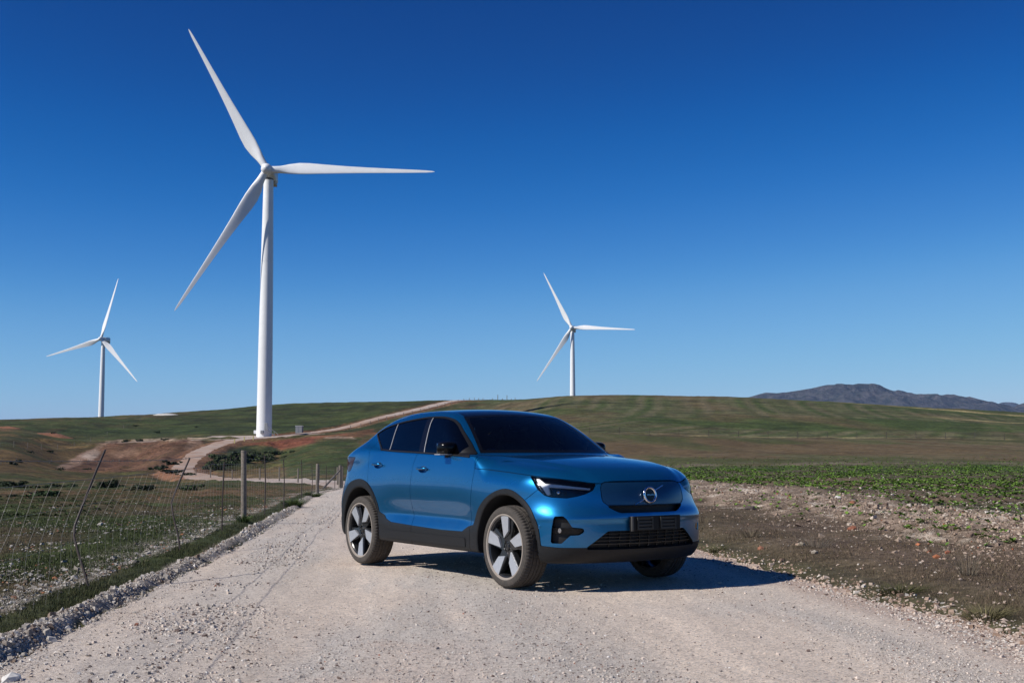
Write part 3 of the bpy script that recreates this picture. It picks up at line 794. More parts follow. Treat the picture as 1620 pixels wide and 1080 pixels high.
def d_track(V):
    X, Y = V[:, 0], V[:, 1]; d = np.full(len(V), 5.0); m = (Y > 66) & (Y < 660) & (X < 25) & (X > -170)
    x, y = X[m], Y[m]; j = (fbm(x, y, 2.5, 3, 96) - 0.5) * 1.0
    wA = np.interp(y, [70, 100, 170, 215, 310, 345, 420, 640], [2.9, 3.0, 2.5, 1.9, 2.2, 3.0, 2.5, 2.5])
    pad = np.hypot((x - PAD_C[0]) / 1.6, (y - PAD_C[1]) / 0.62) - 11
    d[m] = np.minimum(np.minimum(line_dist(x, y, A_CENTRE) - wA, line_dist(x, y, A_LEFT) - 1.3), pad) + j
    return d
g_road, rest_g = sheet.split(d_road(sheet.V))
g_track, rest_g = rest_g.split(d_track(rest_g.V))
def d_right(V):
    x, y = V[:, 0], V[:, 1]
    return np.where(y < 92, -(x - edge_x(R_EDGE, y)) - 0.001, np.interp(y, [90, 300, 560, 14000], [-6, -4, -12, -600]) - x)
g_right, g_left = rest_g.split(d_right(rest_g.V))
g_verge, g_rf = g_right.split(np.maximum(lat(g_right.V[:, 0], g_right.V[:, 1])[1] - 3.0 - (fbm(g_right.V[:, 0], g_right.V[:, 1], 2.0, 3, 97) - 0.5), g_right.V[:, 1] - 60))
g_crop, g_hill = g_rf.split(g_rf.V[:, 1] - (204 + 0.02 * g_rf.V[:, 0]))
g_past, g_hl = g_left.split(g_left.V[:, 1] - 110)
for q, nm, mt, colr in ((g_road, 'gravel_road', G_ROAD, road_colour), (g_verge, 'grass_verge', G_FIELD, ground_colour), (g_crop, 'crop_field', G_FIELD, ground_colour),
                        (g_hill, 'hill_field', G_HILL, ground_colour), (g_past, 'pasture', G_FIELD, ground_colour), (g_hl, 'hillside', G_HILL, ground_colour)):
    tag(np_mesh(nm, q.V, q.T, mt, None, q.N, colors={'albedo': colr(q.V)}), kind='structure')
def track_colour(V):
    n = len(V); n1 = fbm(V[:, 0], V[:, 1], 5, 4, 98); 
    c = lerp3(np.tile(C(.36, .25, .19), (n, 1)), np.tile(C(.42, .36, .32), (n, 1)), np.clip(sstep(0.4, 0.6, n1) * 0.5 + 0.6 * sstep(400, 470, V[:, 1]) + 0.6 * sstep(160, 120, V[:, 1]) + 0.5 * (np.abs(V[:, 1] - 350) < 14), 0, 1))
    return c
tag(np_mesh('access_road', g_track.V, g_track.T, G_TRACK, None, g_track.N, colors={'albedo': track_colour(g_track.V)}), kind='structure')

# ---- far mountain ridge, 7 km away, and a bluer peak behind it
def mountain(name, px_pts, D, depth, seed, colr, rock):
    px = np.array([p[0] for p in px_pts], float); py = np.array([p[1] for p in px_pts], float)
    u = np.linspace(px[0], px[-1], 420); w = np.linspace(-1, 1, 90)
    crest = np.array([zr(D, p) for p in np.interp(u, px, py)]); base = zr(D, 720)
    UU, WW = np.meshgrid(u, w, indexing='ij')
    Y = D + WW * depth; X = (UU - 810) / F_PX * D * 1.0 + 0 * WW
    sc = D / 7000.0
    ridge = 1 - np.abs(fbm(X, Y, 520 * sc, 5, seed, 0.55) * 2 - 1)
    prof = (1 - np.abs(WW) ** 1.25)
    Z = base + (crest[:, None] - base) * np.clip(prof * (0.78 + 0.34 * ridge) - 0.10 * (np.abs(WW) > 0.02) * (1 - ridge), 0, 1.02)
    mid = np.abs(WW) < 0.02
    Z = np.where(mid, crest[:, None] + (fbm(X, Y, 90 * sc, 3, seed + 7) - 0.5) * 14 * sc, Z)
    V = np.stack([X, Y, Z], -1).reshape(-1, 3); n, m = UU.shape; i = np.arange(n - 1)[:, None]; j = np.arange(m - 1)[None, :]
    Q = np.stack([i * m + j, (i + 1) * m + j, (i + 1) * m + j + 1, i * m + j + 1], -1).reshape(-1, 4)
    mt, nt, b = new_mat(name + "_rock"); tc = tex_obj(nt)
    n1 = noise(nt, 0.012 / sc, 8, 0.65, tc); r = ramp(nt, n1.outputs[0], [(0.35, colr), (0.55, tuple(0.5 * (a + c_) for a, c_ in zip(colr, rock))), (0.72, rock)])
    nt.links.new(r.outputs[0], b.inputs['Base Color']); b.inputs['Roughness'].default_value = 1.0; b.inputs['Specular IOR Level'].default_value = 0.0
    bump(nt, b, n1.outputs[0], 1.0, 60 * sc)
    tag(np_mesh(name, V, Q, mt), kind='structure')
mountain('mountain', [(1100, 660), (1150, 645), (1190, 629), (1215, 622), (1232, 623), (1262, 619.5), (1290, 615), (1312, 610), (1335, 609.5), (1352, 610), (1362, 608), (1380, 608.5), (1395, 612), (1410, 618), (1425, 621), (1440, 626),
          (1465, 627), (1490, 625.5), (1505, 627), (1530, 634), (1555, 640), (1575, 645), (1592, 649), (1602, 645), (1612, 640.5), (1625, 637), (1680, 633), (1760, 640), (1900, 636), (2100, 650)], 7000, 1500, 101, (.035, .042, .040), (.155, .14, .14))
mountain('far_peak', [(1520, 665), (1560, 648), (1580, 641), (1590, 637.5), (1600, 636.8), (1606, 638), (1616, 643), (1640, 652), (1700, 655), (1800, 660)], 11500, 1500, 120, (.045, .055, .05), (.12, .11, .11))
print('terrain built', round(time.time() - T_START, 1))
# ------------------------------------------------------------------ haze over the far country
M_HAZE = bpy.data.materials.new("thin_air"); M_HAZE.use_nodes = True
hn = M_HAZE.node_tree; hn.nodes.clear()
ho = hn.nodes.new('ShaderNodeOutputMaterial'); hv = hn.nodes.new('ShaderNodeVolumePrincipled')
hv.inputs['Color'].default_value = (0.34, 0.56, 1.0, 1); hv.inputs['Density'].default_value = 3.2e-5; hv.inputs['Anisotropy'].default_value = 0.0
hn.links.new(hv.outputs[0], ho.inputs['Volume'])
if HAZE:
    hz = MB().box((0, 0, 150), (36000, 36000, 580)).build('haze', M_HAZE, smooth=0); tag(hz, kind='stuff')

# ------------------------------------------------------------------ wind turbines
M_WHITE = simple("white_turbine_paint", (0.80, 0.81, 0.81), 0.45, var=0.04, vscale=0.5)
M_GREYT = simple("grey_steel", (0.28, 0.29, 0.30), 0.5)
M_DARKT = simple("dark_joint", (0.10, 0.10, 0.10), 0.6)
M_TAN = simple("stained_hub_underside", (0.50, 0.42, 0.30), 0.6, var=0.25, vscale=1.5)
def blade_mesh():
    st = [(0.9, 1.05, 1.05, 0, 0), (2.2, 1.05, 1.05, 0, 0), (4.0, 1.25, 0.95, 0.15, 18), (6.5, 1.75, 0.70, 0.42, 15), (9.5, 2.02, 0.52, 0.58, 12), (12.5, 1.92, 0.42, 0.58, 9.5), (17, 1.58, 0.32, 0.48, 7), (23, 1.22, 0.24, 0.36, 4.5),
          (30, 0.92, 0.17, 0.26, 2.5), (37, 0.70, 0.115, 0.18, 1), (43, 0.52, 0.08, 0.12, 0), (47, 0.38, 0.05, 0.08, -0.5), (49, 0.22, 0.03, 0.04, -1), (49.8, 0.06, 0.012, 0.02, -1)]
    n = 20; V = []; 
    for r, hc, th, off, tw in st:
        tw = math.radians(tw + 6); rnd = 1 - sstep(2.2, 8, np.array([r]))[0]
        for k in range(n):
            t = 2 * math.pi * k / n
            cx_ = math.cos(t); cy_ = math.sin(t)
            # leading edge thick, trailing edge thin
            thick = cy_ * (rnd + (1 - rnd) * (0.55 + 0.45 * (-cx_)) * (1.0 if cy_ > 0 else 0.7))
            x = hc * cx_ + off; y = th * thick
            V.append((-(x * math.cos(tw) - y * math.sin(tw)), x * math.sin(tw) + y * math.cos(tw) - 0.9 * (r / 50) ** 2, r))
    F = [(i * n + k, i * n + (k + 1) % n, (i + 1) * n + (k + 1) % n, (i + 1) * n + k) for i in range(len(st) - 1) for k in range(n)]
    F += [tuple(range((len(st) - 1) * n, len(st) * n))]
    mb = MB(); mb.add(V, F); return mb.mesh('blade', M_WHITE, 80)
def turbine_meshes():
    blade = blade_mesh()
    root = MB().lathe([(1.10, 0.75), (1.16, 0.80), (1.16, 1.05), (1.08, 1.10)], 28).mesh('blade_root', M_GREYT)
    hub = MB().lathe([(0.02, -2.6), (0.55, -2.5), (1.05, -2.15), (1.42, -1.6), (1.62, -0.9), (1.66, 0.0), (1.60, 0.9), (1.45, 1.25), (0.2, 1.3)], 36, 'Y').mesh('hub', M_WHITE)
    nac = bpy.data.meshes.new('nacelle'); bm = bmesh.new()
    bmesh.ops.create_cube(bm, size=1.0)
    for v in bm.verts:
        s_ = 0.90 if v.co.y < 0 else 1.0
        v.co = Vector((v.co.x * 3.5 * s_, v.co.y * 9.6 + 6.2, v.co.z * 3.7 * s_ - 0.15 - (0.25 if (v.co.y > 0 and v.co.z < 0) else 0)))
    bmesh.ops.bevel(bm, geom=bm.edges[:], offset=0.45, segments=3, affect='EDGES'); bm.to_mesh(nac); bm.free(); nac.materials.append(M_WHITE)
    for p_ in nac.polygons: p_.use_smooth = True
    skirt = MB().box((0, 8.6, -2.4), (3.0, 4.6, 0.9)).mesh('cooler_box', M_TAN, 20)
    mast = MB().tube([(0.6, 10.4, 1.6), (0.6, 10.4, 3.3)], 0.06, 6).tube([(-0.6, 10.4, 1.6), (-0.6, 10.4, 3.0)], 0.06, 6).box((0, 10.4, 2.6), (1.4, 0.08, 0.08)).mesh('wind_vane', M_DARKT)
    yawr = MB().lathe([(1.42, -2.45), (1.50, -2.4), (1.50, -2.0), (1.30, -1.95)], 40).mesh('yaw_ring', M_DARKT)
    return blade, root, hub, nac, skirt, mast, yawr
TM = turbine_meshes()
TOWER_Y = 3.4         # tower axis lies this far behind the rotor plane
def turbine(X, Y, zb, hubz, yaw, phase, base_r, label, detail=True):
    t = tag(empty('wind_turbine', (X, Y, zb)), label, 'wind turbine')
    h = hubz - zb; top = h - 2.3
    mb = MB(); prof = []
    for k, (r0, r1, a, b) in enumerate(((base_r, base_r * 0.93, 0, 0.34), (base_r * 0.93, base_r * 0.80, 0.34, 0.68), (base_r * 0.80, base_r * 0.64, 0.68, 1.0))):
        for q in np.linspace(0, 1, 7): prof.append((r0 + (r1 - r0) * q, top * (a + (b - a) * q)))
        prof += [(r1 + 0.03, top * b), (r1 + 0.03, top * b + 0.16), (r1 - 0.01, top * b + 0.17)] if k < 2 else []
    mb.lathe([(prof[0][0] + 0.25, -2.5), (prof[0][0] + 0.25, 0.05), (prof[0][0], 0.06)] + prof[1:] + [(0.1, top)], 64)
    mb.build('tower', M_WHITE, t, 35)
    hd = link(bpy.data.objects.new('nacelle', TM[3]), t)
    hd.location = (-TOWER_Y * -math.sin(yaw) * -1, -TOWER_Y * math.cos(yaw), h); hd.rotation_euler = (0, 0, yaw)
    hd.location = (math.sin(yaw) * TOWER_Y, -math.cos(yaw) * TOWER_Y, h)
    for me in (TM[4], TM[5]): link(bpy.data.objects.new(me.name, me), hd)
    yr = link(bpy.data.objects.new('yaw_ring', TM[6]), hd); yr.location = (0, TOWER_Y, 0)
    hb = link(bpy.data.objects.new('hub', TM[2]), t); hb.location = hd.location; hb.rotation_euler = (math.radians(-4), 0, yaw)
    for k in range(3):
        a = math.radians(phase + 120 * k)          # counter-clockwise from the right, seen from the front
        M = Matrix.Translation(hd.location) @ Matrix.Rotation(yaw, 4, 'Z') @ Matrix.Rotation(math.radians(-4), 4, 'X') @ Matrix.Rotation(math.pi / 2 - a, 4, 'Y')
        b = link(bpy.data.objects.new('blade', TM[0]), t); b.matrix_local = M @ Matrix.Scale(-1, 4, (1, 0, 0)) if False else M
        rt = link(bpy.data.objects.new('blade_root', TM[1]), b)
    return t
def at(px, py, Y):
    X = (px - 810) / F_PX / (CT - (540 - py) / F_PX * ST) * Y
    return X, zr(Y, py)
MT_Y = 360.0
mx_, mz_ = at(417.6, 689.5, MT_Y); hub_z = zr(MT_Y - 3.4, 268.5)
yawm = -math.atan2(mx_, MT_Y)          # rotor facing the camera, then turned
main_t = turbine(mx_, MT_Y, gz(mx_, MT_Y) - 0.1, hub_z, math.radians(11.5) - math.radians(9), 119.5, 2.25, 'nearest, tallest white wind turbine beside the gravel access road')
rx_, rz_ = at(905.5, 519, 950.0)
turbine(rx_, 950.0, gz(rx_, 950.0) - 0.3, rz_, math.radians(-3 - 9), 117, 2.3, 'small white wind turbine behind the hill crest above the car')
lx_, lz_ = at(163.5, 536.5, 965.0)
turbine(lx_, 965.0, gz(lx_, 965.0) - 0.3, lz_, math.radians(18.5 - 33), 75.5, 2.3, 'small white wind turbine on the left skyline with a blade pointing up')
# things at the foot of the main turbine
zb = gz(mx_, MT_Y)
lm = empty('tower_cooling_box'); 
bpy.data.objects.remove(lm)
for (dx, dz, nm) in ((-2.75, 1.7, 'cooling_box'), (-0.1, 1.7, 'cooling_box')):
    ang = math.asin(max(-1, min(1, dx / 2.75))); px_, py_ = math.sin(ang) * 2.5, -math.cos(ang) * 2.5
    o = MB().box((0, 0, 0), (0.85, 0.9, 1.0)).build(nm, M_WHITE if dx < -1 else M_GREYT, main_t, bevel=0.08); o.location = (px_, py_, dz + 0.0); o.rotation_euler = (0, 0, -ang)
st = MB()
for k in range(9): st.box((1.6 + 0.33 * (8 - k) , -2.9 - 0.0 * k, 0.22 + 0.24 * k), (0.34, 1.0, 0.05))
for sy in (-0.5, 0.5):
    st.tube([(4.6, -2.9 + sy, 0.05), (1.5, -2.9 + sy, 2.3)], 0.06, 5); st.tube([(4.6, -2.9 + sy, 1.15), (1.5, -2.9 + sy, 3.4)], 0.04, 5)
    for q in (0, 0.33, 0.66, 1.0): st.tube([(4.6 - 3.1 * q, -2.9 + sy, 0.05 + 2.25 * q), (4.6 - 3.1 * q, -2.9 + sy, 1.15 + 2.25 * q)], 0.035, 5)
st.build('door_stairs', M_GREYT, main_t)
MB().box((1.0, -2.15, 3.3), (0.95, 0.22, 2.1)).build('tower_door', M_GREYT, main_t, bevel=0.05)
tx, ty = at(473.5, 683, 377.0)[0], 377.0
tr = tag(empty('transformer_cabin', (tx, ty, gz(tx, ty))), 'grey metal transformer cabin on the slope right of the tallest turbine', 'transformer')
MB().box((0, 0, 1.25), (2.0, 2.2, 2.3)).build('cabin', simple("grey_blue_metal", (0.17, 0.19, 0.23), 0.5), tr, bevel=0.04)
MB().box((0, 0, 2.46), (2.2, 2.4, 0.12)).build('roof', M_WHITE, tr)
for k in (-0.5, 0.5): MB().box((k, -1.12, 1.2), (0.9, 0.04, 2.0)).build('door', M_GREYT, tr)
# cable marker posts beside the track
M_YEL = simple("pale_yellow_plastic", (0.62, 0.55, 0.22), 0.5)
for (px, py, Y, lab) in ((400.5, 697.5, 338, 'short pale yellow marker post left of the tower foot'), (386.5, 700, 332, 'short pale marker post, second from the tower on the track edge'), (371, 705, 322, 'low pale marker post farthest left along the cut track edge')):
    X = at(px, py, Y)[0]; o = tag(MB().prism([(-.14, -.14), (.14, -.14), (.14, .14), (-.14, .14)], -0.2, 1.0).box((0, 0, 1.05), (0.34, 0.34, 0.14)).build('marker_post', M_YEL), lab, 'marker post', 'cable marker posts along the access road')
    o.location = (X, Y, gz(X, Y))

# ------------------------------------------------------------------ fences
M_WOOD = simple("weathered_grey_post_wood", (0.17, 0.145, 0.12), 0.9, var=0.35, vscale=25, bmp=0.6)
M_RUST = simple("rusty_dropper_steel", (0.045, 0.032, 0.028), 0.7, var=0.3)
M_WIRE = simple("galvanised_wire", (0.32, 0.30, 0.26), 0.45, 0.4)
M_WIREDK = simple("dark_barbed_wire", (0.10, 0.095, 0.09), 0.6, 0.3)
FL = crv([(-2.75, 2.0), (-3.25, 7.3), (-3.54, 10.35), (-3.89, 14.1), (-4.23, 17.7), (-4.53, 20.8), (-5.65, 31), (-6.9, 42), (-8.25, 52), (-9.75, 70)], 12)
def gs(x, Y): return float(base_z(np.array([float(x)]), np.array([float(Y)]))[0]) + 0.05
def fence_pt(Y):
    P = np.array(FL); return float(np.interp(Y, P[:, 1], P[:, 0]))
fence = tag(empty('wire_fence', (fence_pt(10), 10, 0)), 'sagging wire mesh fence with wooden and bent metal posts along the left road edge', 'fence')
FO = Vector(fence.location)
def loc(x, y, z): return Vector((x, y, z)) - FO
def fpart(mb, name, mat): return mb.build(name, mat, fence, 40)
# leaning profile: how far the mesh is pushed outwards along the first stretch
def lean(Y):        # 0 upright .. 1 pushed over
    return float(np.interp(Y, [2, 8, 13, 15.5, 17.0, 90], [1, 1, 1, 0.7, 0.0, 0.0]))
def fpos(Y, h):
    """point on the fence surface at height h; the pushed-over stretch kinks at 0.45 m and leans along the fence"""
    l = lean(Y); y = Y; off = 0.0
    if h > 0.45: y = Y + l * 0.0; off = l * (h - 0.45) * 0.42
    x = fence_pt(y); g = gs(x, Y)
    return (x + off * 0.55, Y + off * 0.9, g + h - l * max(0, h - 0.45) * 0.10)
def wooden(Y, h, r, name='wooden_post', tilt=(0, 0)):
    x = fence_pt(Y); g = gz(x, Y)
    return fpart(MB().tube([loc(x, Y, g - 0.25), loc(x + tilt[0] * .5, Y, g + h * 0.5), loc(x + tilt[0], Y + tilt[1], g + h - 0.01), loc(x + tilt[0], Y + tilt[1], g + h)], [r * 1.04, r, r * 0.97, r * 0.85], 12), name, M_WOOD)
wooden(20.8, 1.20, 0.046, tilt=(-0.03, 0)); wooden(52, 1.22, 0.07); wooden(35.5, 0.0, 0.05) if False else None
wooden(69.0, 1.25, 0.09); 
fpart(MB().tube([loc(fence_pt(62) - 0.2, 60.5, gz(fence_pt(62), 60.5) + 0.1), loc(fence_pt(68.6), 68.6, gz(fence_pt(68.6), 68.6) + 0.95)], 0.05, 8), 'diagonal_brace', M_WOOD)
# metal droppers: bent near ones, straight further on
def dropper(pts, r=0.0085): return fpart(MB().tube([loc(*p) for p in pts], r, 7), 'metal_dropper', M_RUST)
def px_pt(px, py, Y): X, Z = at(px, py, Y); return (X, Y, Z)
dropper([px_pt(141, 938, 10.35), px_pt(136, 912, 10.38), px_pt(124, 875, 10.42), px_pt(117, 848, 10.45), px_pt(118, 832, 10.5), px_pt(132, 795, 10.75), px_pt(149, 752, 11.05), px_pt(166, 712, 11.35)], 0.0105)
dropper([px_pt(286, 878, 14.1), px_pt(282, 848, 14.15), px_pt(274, 815, 14.2), px_pt(271, 795, 14.25), px_pt(277, 778, 14.35), px_pt(289, 750, 14.6), px_pt(300, 725, 14.85)], 0.0105)
dropper([px_pt(351, 849, 17.7), px_pt(352, 790, 17.7), px_pt(355, 730, 17.7)], 0.010)
for (px, pyb, pyt, Y) in ((425, 822, 729, 24.5), (450, 806, 731, 29.5), (474, 797, 733, 36.5), (497, 788, 733, 44)):
    Xf = fence_pt(Y); g = gz(Xf, Y)
    dropper([(Xf, Y, g - 0.1), (Xf + 0.01, Y, g + 0.6), (Xf - 0.02, Y, g + 1.18)], 0.012)
for Y in (58, 64.5): 
    Xf = fence_pt(Y); dropper([(Xf, Y, gz(Xf, Y) - 0.1), (Xf, Y, gz(Xf, Y) + 1.15)], 0.016)
# line wires: photo rows of the wires near the camera are matched by their heights
Ys = np.concatenate([np.arange(4.5, 17, 0.5), np.arange(17, 70, 1.5)])
def wire(h, r, mat, name, sag=0.0, step=None):
    P = []
    for Y in Ys:
        x, y, z = fpos(Y, h); s_ = 0.0
        P.append(loc(x, y, z - s_))
    return fpart(MB().tube(P, r, 5), name, mat)
HW = (0.08, 0.40, 0.72, 0.95)
for h in HW: wire(h, 0.0007 if h < 0.9 else 0.0024, M_WIRE if h < 0.9 else M_WIREDK, 'line_wire', 0.0)
# barbed strands above the mesh
def barbed(h, Y0, Y1, sag):
    P = []; mb = MB(); n = int((Y1 - Y0) / 0.13)
    for k in range(n + 1):
        Y = Y0 + (Y1 - Y0) * k / n; x, y, z = fpos(Y, h); z -= sag * math.sin(math.pi * k / n)
        P.append(loc(x, y, z))
        if k % 2 == 0 and Y < 14:
            v = P[-1]
            for a in range(2):
                d = Vector((random.uniform(-1, 1), random.uniform(-.4, .4), random.uniform(-1, 1))).normalized() * 0.018
                mb.tube([v - d, v + d], 0.0016, 4)
    mb.tube(P, 0.0026, 5); return fpart(mb, 'barbed_wire', M_WIREDK)
barbed(1.16, 5.0, 20.8, 0.06); barbed(1.14, 20.8, 52, 0.03); barbed(1.06, 20.8, 52, 0.02)
# vertical stay wires of the mesh, every 0.3 m nearby
k = 0; Y = 5.2
while Y < 69:
    pts = []
    l = lean(Y); jit = random.uniform(-0.02, 0.02)
    for h in np.linspace(0.0, 0.95, 9):
        x, y, z = fpos(Y, h); w = l * 0.010 * math.sin(h * 7 + Y * 1.3)
        pts.append(loc(x + w, y + jit * h + w, z))
    fpart(MB().tube(pts, 0.0010 if Y < 18 else 0.0013, 4, cap=False), 'stay_wire', M_WIRE)
    Y += 0.30 if Y < 20 else (0.42 if Y < 34 else 1.0); k += 1
# fence along the access road
f2 = empty('post_and_wire_fence', (-30, 110, 0)); tag(f2, 'distant post and wire fence crossing behind the near fence, beside the lower track', 'fence')
def post_fence(root, pts, hts, r, mat, wires=(0.35, 0.7, 1.0), rw=0.008):
    O = Vector(root.location)
    tops = []
    for (x, y), h in zip(pts, hts):
        g = gz(x, y); MB().tube([Vector((x, y, g - 0.2)) - O, Vector((x, y, g + h)) - O], r, 7).build('fence_post', mat, root)
    for wh in wires:
        P = [Vector((x, y, gz(x, y) + wh)) - O for (x, y) in pts]
        MB().tube(P, rw, 4).build('fence_wire', M_WIREDK, root)
pts = [(-9.9, 71.5), (at(534, 765, 88)[0], 88), (at(504, 760, 95)[0], 95), (at(471.5, 758, 104)[0], 104), (at(442, 757, 115)[0], 115), (at(411, 756, 128)[0], 128), (at(388, 755, 140)[0], 140), (at(367.5, 755, 150)[0], 150), (at(333, 752, 172)[0], 172), (at(310, 751, 190)[0], 190)]
post_fence(f2, pts, [1.25] * 10, 0.07, M_WOOD)
f3 = tag(empty('post_and_wire_fence', (-40, 430, 0)), 'tiny post and wire fence climbing the hill along the upper track', 'fence')
A = np.array(A_CENTRE); m = (A[:, 1] > 385) & (A[:, 1] < 545)
sp = A[m]; L = np.r_[0, np.cumsum(np.hypot(*np.diff(sp, axis=0).T))]; q = np.arange(0, L[-1], 9.0)
pts = [(float(np.interp(s_, L, sp[:, 0])) + 5.0, float(np.interp(s_, L, sp[:, 1]))) for s_ in q]
post_fence(f3, pts, [1.4] * len(pts), 0.10, M_WOOD, (0.5, 1.1), 0.02)
f4 = tag(empty('post_and_wire_fence', (60, 204, 0)), 'thin fence line dividing the right hand fields below the hill', 'fence')
pts = [(x, 204.5 + 0.02 * x) for x in np.arange(-2, 108, 5.0)]
post_fence(f4, pts, [1.15] * len(pts), 0.04, M_RUST, (0.4, 0.75, 1.05), 0.008)
f5 = tag(empty('post_and_wire_fence', (-10, 556, 0)), 'row of small posts standing on the skyline above the car roof', 'fence')
pts = [(at(px, 631, 552)[0], 552) for px in (757, 764, 771, 779, 787.5, 795, 802, 809, 815, 823)]
post_fence(f5, pts, [1.3, 1.5, 1.3, 1.4, 3.0, 1.4, 2.8, 1.4, 1.8, 1.4], 0.14, M_WOOD, (1.0,), 0.03)
f6 = tag(empty('post_and_wire_fence', (-120, 400, 0)), 'faint fence running over the brown hillside at the far left', 'fence')
pts = [(at(px, py, Yv)[0], Yv) for px, py, Yv in ((0, 706, 250), (22, 703, 262), (44, 700, 275), (66, 695, 290), (92, 690, 308), (118, 685, 330), (144, 680, 352), (170, 674, 380), (196, 668, 415), (222, 662, 450))]
post_fence(f6, pts, [1.25] * 10, 0.07, M_WOOD, (0.5, 1.0), 0.015)
print('fences', round(time.time() - T_START, 1))
# chalky spoil patch on the left skyline
def lump(name, mat, x, y, sx, sy, h, label, cat, group=None, seed=0, n=20):
    V = []; F = []
    for i in range(n + 1):
        for j in range(n):
            r = i / n; t = 2 * math.pi * j / n
            rr = r * (0.8 + 0.4 * float(vnoise(np.array([3 + 2 * math.cos(t)]), np.array([seed + 2 * math.sin(t)]), seed)[0]))
            X, Y_ = x + rr * sx * math.cos(t), y + rr * sy * math.sin(t)
            hh = h * max(0.0, (1 - r * r)) * (0.6 + 0.8 * float(fbm(np.array([X]), np.array([Y_]), sx * 0.3, 3, seed)[0]))
            V.append((X - x, Y_ - y, gz(X, Y_) - gz(x, y) + hh - 0.12 * h * (r > 0.99)))
    for i in range(n):
        for j in range(n): F.append((i * n + j, (i + 1) * n + j, (i + 1) * n + (j + 1) % n, i * n + (j + 1) % n))
    mb = MB(); mb.add(V, F); o = mb.build(name, mat, smooth=60); o.location = (x, y, gz(x, y))
    return tag(o, label, cat, group)
M_CHALK = simple("pale_spoil", (0.52, 0.50, 0.46), 0.95, var=0.2, vscale=1.0)
X = at(258, 657, 490)[0]; lump('spoil_heap', M_CHALK, X, 492, 5.6, 4, 0.6, 'low white spoil heap on the left skyline beside the small turbine', 'spoil heap', seed=3)
M_REDSOIL = simple("red_soil", (0.20, 0.085, 0.045), 0.95, var=0.3, vscale=2.0)
X = at(86, 681, 365)[0]; lump('soil_mound', M_REDSOIL, X, 365, 5.5, 3, 0.8, 'red soil mound with a dark bush on the far left hillside', 'soil mound', seed=5)
X = at(14, 678, 372)[0]; lump('soil_mound', M_REDSOIL, X, 372, 3.5, 2.5, 0.5, 'low red soil mound at the left edge of the hillside', 'soil mound', seed=8)
# ------------------------------------------------------------------ the car
CAR_LOC = (0.691, 11.1135, 0.0); CAR_ROT = -0.9729
def paint_mat():
    m, nt, b = new_mat("blue_metallic_paint")
    n = noise(nt, 2200, 1, 0.5, tex_obj(nt))
    lw = nt.nodes.new('ShaderNodeLayerWeight'); lw.inputs[0].default_value = 0.35
    c1 = mixc(nt, lw.outputs['Facing'], (0.002, 0.140, 0.350), (0.002, 0.080, 0.235))
    c2 = mixc(nt, math_n(nt, 'MULTIPLY', n.outputs[0], 0.35), c1, (0.015, 0.22, 0.46))
    # road dust low on the flanks
    tc = tex_obj(nt); sep = nt.nodes.new('ShaderNodeSeparateXYZ'); nt.links.new(tc, sep.inputs[0])
    low = nt.nodes.new('ShaderNodeMapRange'); low.inputs[1].default_value = 0.95; low.inputs[2].default_value = 0.25
    low.inputs[3].default_value = 0.0; low.inputs[4].default_value = 0.22
    nt.links.new(sep.outputs[2], low.inputs[0])
    dn = noise(nt, 5, 6, 0.65, tc)
    dust = math_n(nt, 'MULTIPLY', low.outputs[0], math_n(nt, 'SUBTRACT', dn.outputs[0], 0.25, clamp=True), clamp=True)
    c3 = mixc(nt, dust, c2, (0.25, 0.21, 0.18))
    nt.links.new(c3, b.inputs['Base Color'])
    b.inputs['Metallic'].default_value = 0.74
    rr = math_n(nt, 'ADD', 0.27, math_n(nt, 'MULTIPLY', dust, 1.0)); nt.links.new(rr, b.inputs['Roughness'])
    b.inputs['Coat Weight'].default_value = 1.0; b.inputs['Coat IOR'].default_value = 1.42; b.inputs['Specular IOR Level'].default_value = 0.3
    nt.links.new(math_n(nt, 'ADD', 0.025, math_n(nt, 'MULTIPLY', dust, 0.8)), b.inputs['Coat Roughness'])
    return m
def glass_mat(name, tint, trans, rough=0.0):
    m = bpy.data.materials.new(name); m.use_nodes = True; nt = m.node_tree; nt.nodes.clear()
    o = nt.nodes.new('ShaderNodeOutputMaterial'); mx = nt.nodes.new('ShaderNodeMixShader')
    tr = nt.nodes.new('ShaderNodeBsdfTransparent'); tr.inputs[0].default_value = (*trans, 1)
    df = nt.nodes.new('ShaderNodeBsdfDiffuse'); df.inputs[0].default_value = (*tint, 1)
    ad = nt.nodes.new('ShaderNodeAddShader'); nt.links.new(tr.outputs[0], ad.inputs[0]); nt.links.new(df.outputs[0], ad.inputs[1])
    gl = nt.nodes.new('ShaderNodeBsdfGlossy'); gl.inputs['Roughness'].default_value = rough
    fr = nt.nodes.new('ShaderNodeFresnel'); fr.inputs[0].default_value = 1.5
    nt.links.new(fr.outputs[0], mx.inputs[0]); nt.links.new(ad.outputs[0], mx.inputs[1]); nt.links.new(gl.outputs[0], mx.inputs[2])
    nt.links.new(mx.outputs[0], o.inputs[0])
    return m
def dusty(name, col, dustcol, amount, rough, scale=18, bmp=0.15):
    m, nt, b = new_mat(name)
    n = noise(nt, scale, 6, 0.65, tex_obj(nt))
    f = ramp(nt, n.outputs[0], [(0.35, (0, 0, 0)), (0.75, (amount,) * 3)])
    nt.links.new(mixc(nt, f.outputs[0], col, dustcol), b.inputs['Base Color'])
    b.inputs['Roughness'].default_value = rough; b.inputs['Specular IOR Level'].default_value = 0.25
    n2 = noise(nt, 400, 2, 0.5, tex_obj(nt)); bump(nt, b, n2.outputs[0], bmp, 0.001)
    return m
PAINT = paint_mat()
M_CLAD = dusty("black_plastic_cladding", (0.010, 0.011, 0.013), (0.055, 0.05, 0.046), 0.20, 0.5, 60)
M_LINER = simple("wheel_arch_felt", (0.008, 0.008, 0.009), 0.95)
